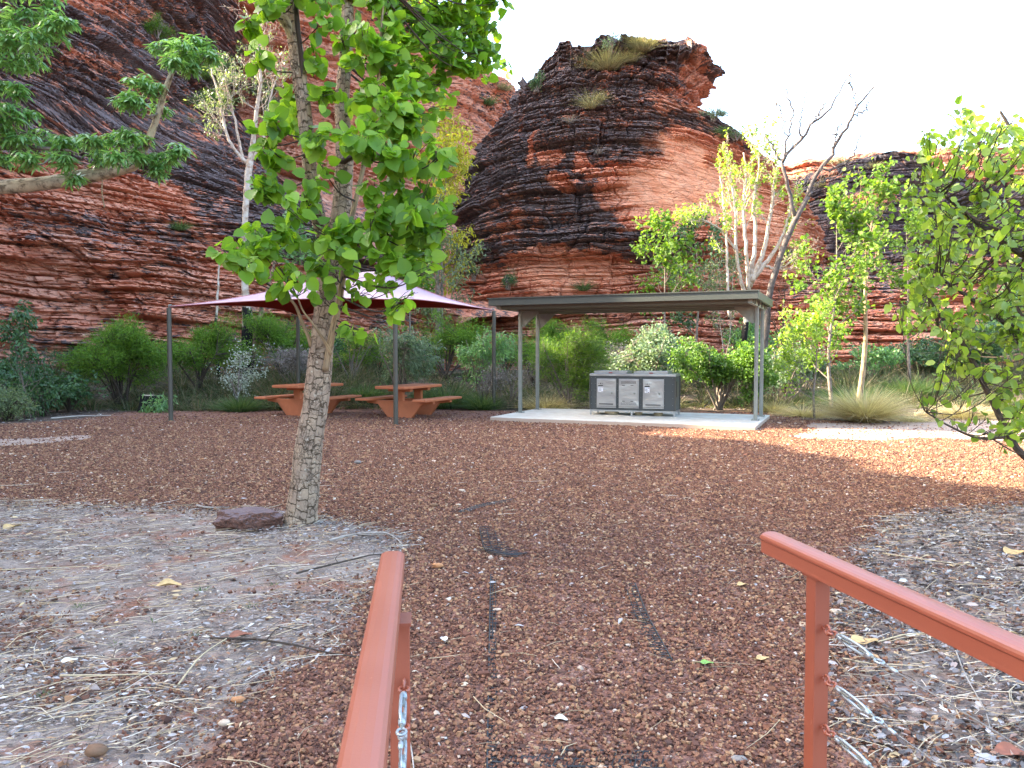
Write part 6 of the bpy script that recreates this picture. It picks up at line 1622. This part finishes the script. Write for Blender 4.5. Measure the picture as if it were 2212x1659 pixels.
stick('log', 'pale brown log lying at the edge of the sunlit sand', [(1975, 901, .06), (2040, 903, .07), (2110, 903, .06), (2180, 898, .08)], .045, B_SMOOTH, 'log', GS, kids=2)
stick('log', 'dark thin log behind the pale one at the right', [(1900, 880, .06), (1990, 876, .08), (2080, 873, .06)], .05, B_BURNT, 'log', GS)
stick('log', 'bleached branch on dark soil behind the left picnic table', [(560, 852 + 24, .04), (620, 878, .06), (690, 878, .03)], .03, B_PALE, 'log', GS, kids=2)
stick('log', 'bleached branch along the gravel edge by the slender sapling', [(110, 905, .03), (170, 902, .05), (240, 899, .03)], .022, B_PALE, 'log', GS, kids=1)

# stump among the bushes on the left
sp_ = at(432 * .0 + 428 * 0 + 430 * 0 + 205 * 1.0 + 0, 890, 20.3); sp_[2] = float(ground_z(sp_[0:1], sp_[1:2])[0])
stp = thing('tree_stump', sp_ + [1.4, 0, 0], 'short brown tree stump in the shade under the wide feathery bush', 'stump')
mb = MB(); b0 = sp_ + np.array([1.4, 0, 0]); mb.tube([b0 + [0, 0, -.1], b0 + [0, 0, .05], b0 + [0, 0, .3], b0 + [.01, 0, .42]], [.30, .24, .21, .20], 18, jitter=.18, seed=4); mb.build('stump', B_BURNT2, stp)
mb = MB(); mb.tube([b0 + [.01, 0, .421], b0 + [.01, 0, .434]], [.17, .16], 18, jitter=.2, seed=4); mb.build('cut_top', B_LIMB, stp)

# ---------------------------------------------------------------- rocks
def rock(label, c, size, mat, seed, group=None, name='rock', cat='rock', sub=5):
    import bmesh
    bm = bmesh.new(); bmesh.ops.create_icosphere(bm, subdivisions=sub, radius=1.0)
    V = np.array([v.co[:] for v in bm.verts]); Fc = np.array([[v.index for v in f.verts] for f in bm.faces]); bm.free()
    n = 1 + (fbm(V[:, 0] * 1.1 + 9, V[:, 1] * 1.1, V[:, 2] * 1.1, seed, 3) - .5) * .9
    n += (fbm(V[:, 0] * 5 + 9, V[:, 1] * 5, V[:, 2] * 5, seed + 1, 4) - .5) * .30
    V = V * n[:, None]
    V[:, 2] = np.where(V[:, 2] > .55, .55 + (V[:, 2] - .55) * .35, V[:, 2])
    V = V * np.array(size) + np.array(c)
    mb = MB(); mb.add(V, Fc); o = mb.build(name, mat, smooth=sub < 3); tag(o, label, cat, group); return o
def mat_boulder():
    t = NT('laterite'); o = t.obj()
    v = t.noise(o, 45, 6, .75)
    c = t.ramp(v, [(.30, (.018, .009, .007)), (.46, (.085, .034, .022)), (.60, (.16, .065, .038)), (.75, (.26, .13, .10))])
    g_ = t.n('SeparateXYZ', {0: (t.n('NewGeometry'), 'Normal')})
    c = t.mix(t.math('MULTIPLY', t.ramp(t.math('ADD', (g_, 2), t.math('MULTIPLY', t.noise(o, 20, 4), .5)), [(.9, 0.0), (1.25, .55)]), 1.0), (c, 0), (.20, .15, .17))
    return t.done(t.bsdf(c, .6, 0, t.bump(v, 1.0, .02), .5))
M_BOUL = mat_boulder()
c = gnd(535, 1138); rock('dark red pitted rock lying against the foot of the large tree', c + [0, 0, .055], (.272, .17, .155), M_BOUL, 5)
M_ST = [mat_simple('pale_pebble', (.50, .38, .28), .8, 0, .2, 30, .3), mat_simple('orange_pebble', (.42, .19, .08), .8, 0, .2, 30, .3), mat_simple('brown_pebble', (.16, .085, .045), .8, 0, .2, 30, .3), mat_simple('grey_pebble', (.22, .19, .17), .8, 0, .2, 30, .3)]
for k, (px, py, s, m, lab) in enumerate([(772, 1001, .050, 3, 'small grey brown stone on the gravel right of the tree trunk'), (437, 993, .030, 1, 'orange stone on the gravel, upper left'), (997, 1062, .034, 0, 'tan stone on the gravel near the middle of the clearing'), (937, 1093, .032, 2, 'dark brown stone left of the tan one on the gravel'),
        (990, 1092, .022, 0, 'small cream stone below the tan one on the gravel'), (1410, 1017, .03, 1, 'brown stone in the far gravel towards the barbecue'), (1530, 995 + 60, .022, 0, 'pale pebble right of the path beyond the right handrail end'), (205, 1628, .036, 2, 'oval brown stone at the bottom left of the picture'),
        (485, 1605 - 40, .022, 0, 'pinkish white stone in the soil at the lower left'), (515, 1525 - 10, .024, 1, 'flat orange stone above the pinkish white stone'), (1805, 1325, .03, 0, 'pale stone just right of the right post'), (1480 + 310, 1245 + 20, .02, 3, 'grey pebble by the top of the right post'), (1595, 1645, .025, 3, 'rounded pale stone at the bottom left of the right post'),
        (945, 1225, .035, 1, 'orange flat stone just right of the left handrail end'), (1075, 1290 + 30, .02, 0, 'cream pebble on the path by the left grid line')]):
    c = gnd(px, py); rock(lab, c + [0, 0, s * .35], (s * 1.25, s * .9, s * .65), M_ST[m], 20 + k, 'single stones lying on the ground', 'stone', 'stone', 2)
rng2 = np.random.default_rng(5)
# a few large single dry leaves
M_LEAFD = [mat_simple('ochre_dry_leaf', (.50, .33, .14), .7, 0, .25, 30, .3), mat_simple('rust_dry_leaf', (.22, .075, .04), .6, 0, .3, 30, .3), mat_simple('bleached_dry_leaf', (.60, .55, .48), .7, 0, .2, 30, .3), mat_simple('fresh_green_leaf', (.16, .30, .05), .5, 0, .2, 30, .2)]
def big_leaf(label, px, py, size, m, ang, hole=False):
    c = gnd(px, py) + [0, 0, .02]; ax = np.array([math.cos(ang), math.sin(ang), 0]); by = np.array([-ax[1], ax[0], 0])
    n, k = 22, 12; S, T = np.meshgrid(np.linspace(0, 1, n), np.linspace(-1, 1, k))
    Wf = .36 * np.sin(np.pi * S ** .8) ** .7
    rg = np.random.default_rng(int(px)); cu = rg.uniform(.15, .45)
    P = c + size * ((S - .5)[..., None] * ax + (T * Wf)[..., None] * by) + np.array([0, 0, 1.0]) * (size * (cu * (T * Wf) ** 2 * 3 + .12 * np.sin(S * 7) * T * .4 + .02))[..., None]
    idx = np.arange(n * k).reshape(k, n); f = np.stack([idx[:-1, :-1], idx[:-1, 1:], idx[1:, 1:], idx[1:, :-1]], -1).reshape(-1, 4)
    if hole:
        keep = np.ones(len(f), bool); keep[[48, 49, 70, 94, 95, 116, 137, 158, 76, 77, 121]] = False; f = f[keep]
    mb = MB(); mb.add(P.reshape(-1, 3), f); mb.tube([c - ax * size * .5 + [0, 0, size * .02], c - ax * size * .85 + by * size * .06], size * .012, 5)
    o = mb.build('dry_leaf', M_LEAFD[m], smooth=True); tag(o, label, 'leaf', 'single large leaves on the ground'); return o
big_leaf('ochre dry leaf full of holes beside the right post', 1868, 1393, .15, 0, .15, True)
big_leaf('large curled ochre leaf at the right edge behind the rail', 2195, 1200, .20, 0, .3)
big_leaf('ochre curled leaf on the soil, upper left edge', 28, 1144, .16, 0, 1.1)
big_leaf('flat ochre leaf in the middle of the left soil', 365, 1271, .16, 0, .1)
big_leaf('pale bleached leaf left of centre in the lower left litter', 150, 1435, .075, 2, .4)
big_leaf('rust brown leaf at the lower right corner', 2190, 1640, .13, 1, -.4)
big_leaf('fresh green leaf on the gravel left of the right post', 1527, 1440, .065, 3, -.1)
big_leaf('thin bleached leaf upright in the gravel of the path', 958, 1388, .06, 2, 1.9)
big_leaf('yellowish leaf on the gravel left of the right post base', 1648, 1530 - 100, .07, 0, .2)
big_leaf('rust leaf curled in the left litter near its centre', 520, 1440 - 60, .12, 1, .3)
big_leaf('bleached leaf on the lower path between the rails', 1212, 1562, .06, 2, -.5)
big_leaf('tan leaf on gravel right of the grid edge', 1605, 1290 - 20, .08, 0, .2)
# short green sprouts in the left soil
for k, (px, py, n, s) in enumerate([(433, 1270 * 0 + 1390 - 115, 18, .05), (545, 1308, 14, .04), (330, 1340, 12, .035), (480, 1320, 12, .03), (590, 1262, 14, .03), (420, 1370, 14, .03), (170, 1310, 16, .04), (65, 1275, 14, .04), (250, 1390, 12, .03), (95, 1500, 14, .035)]):
    c = gnd(px, py); mb = MB(); tuft(mb, c + [0, 0, -.005], s * 1.0, n * 2, s * .9, .8, .0018)
    o = mb.build('grass_sprout', L_GRASS); tag(o, 'tiny bright green grass sprout in the grey litter of the left soil', 'grass sprout', 'grass sprouts in the left soil')

# undergrowth: countless weeds, dry grass and brush between the bushes
mb = MB(); N = 1500
for i in range(N):
    yy = 20.6 + 8.5 * RV.random() ** 1.3; xx = RV.uniform(-.72, .72) * yy
    if -5.5 < xx < 6.2 and yy < 21.3: continue
    if xx > 6 and yy < 21: continue
    z = float(ground_z(np.array([xx]), np.array([yy]))[0]) - .03
    kk = fbm(np.array([xx * .35]), np.array([yy * .35]), 0, 88, 3)[0]
    tuft(mb, (xx, yy, z), RV.uniform(.2, .6) * (1 + .8 * (kk > .5)), int(RV.uniform(30, 60)), RV.uniform(.15, .4), RV.uniform(.5, 1.4), .011)
L_UNDER = mat_leaf('undergrowth', [(.02, .035, .014), (.05, .075, .03), (.085, .12, .045), (.13, .12, .07), (.24, .19, .12), (.05, .04, .03)], .2, .7, .2)
o_ = mb.build('undergrowth', L_UNDER); tag(o_, 'tangled low weeds and dry grass between the bushes', 'undergrowth', kind='stuff')
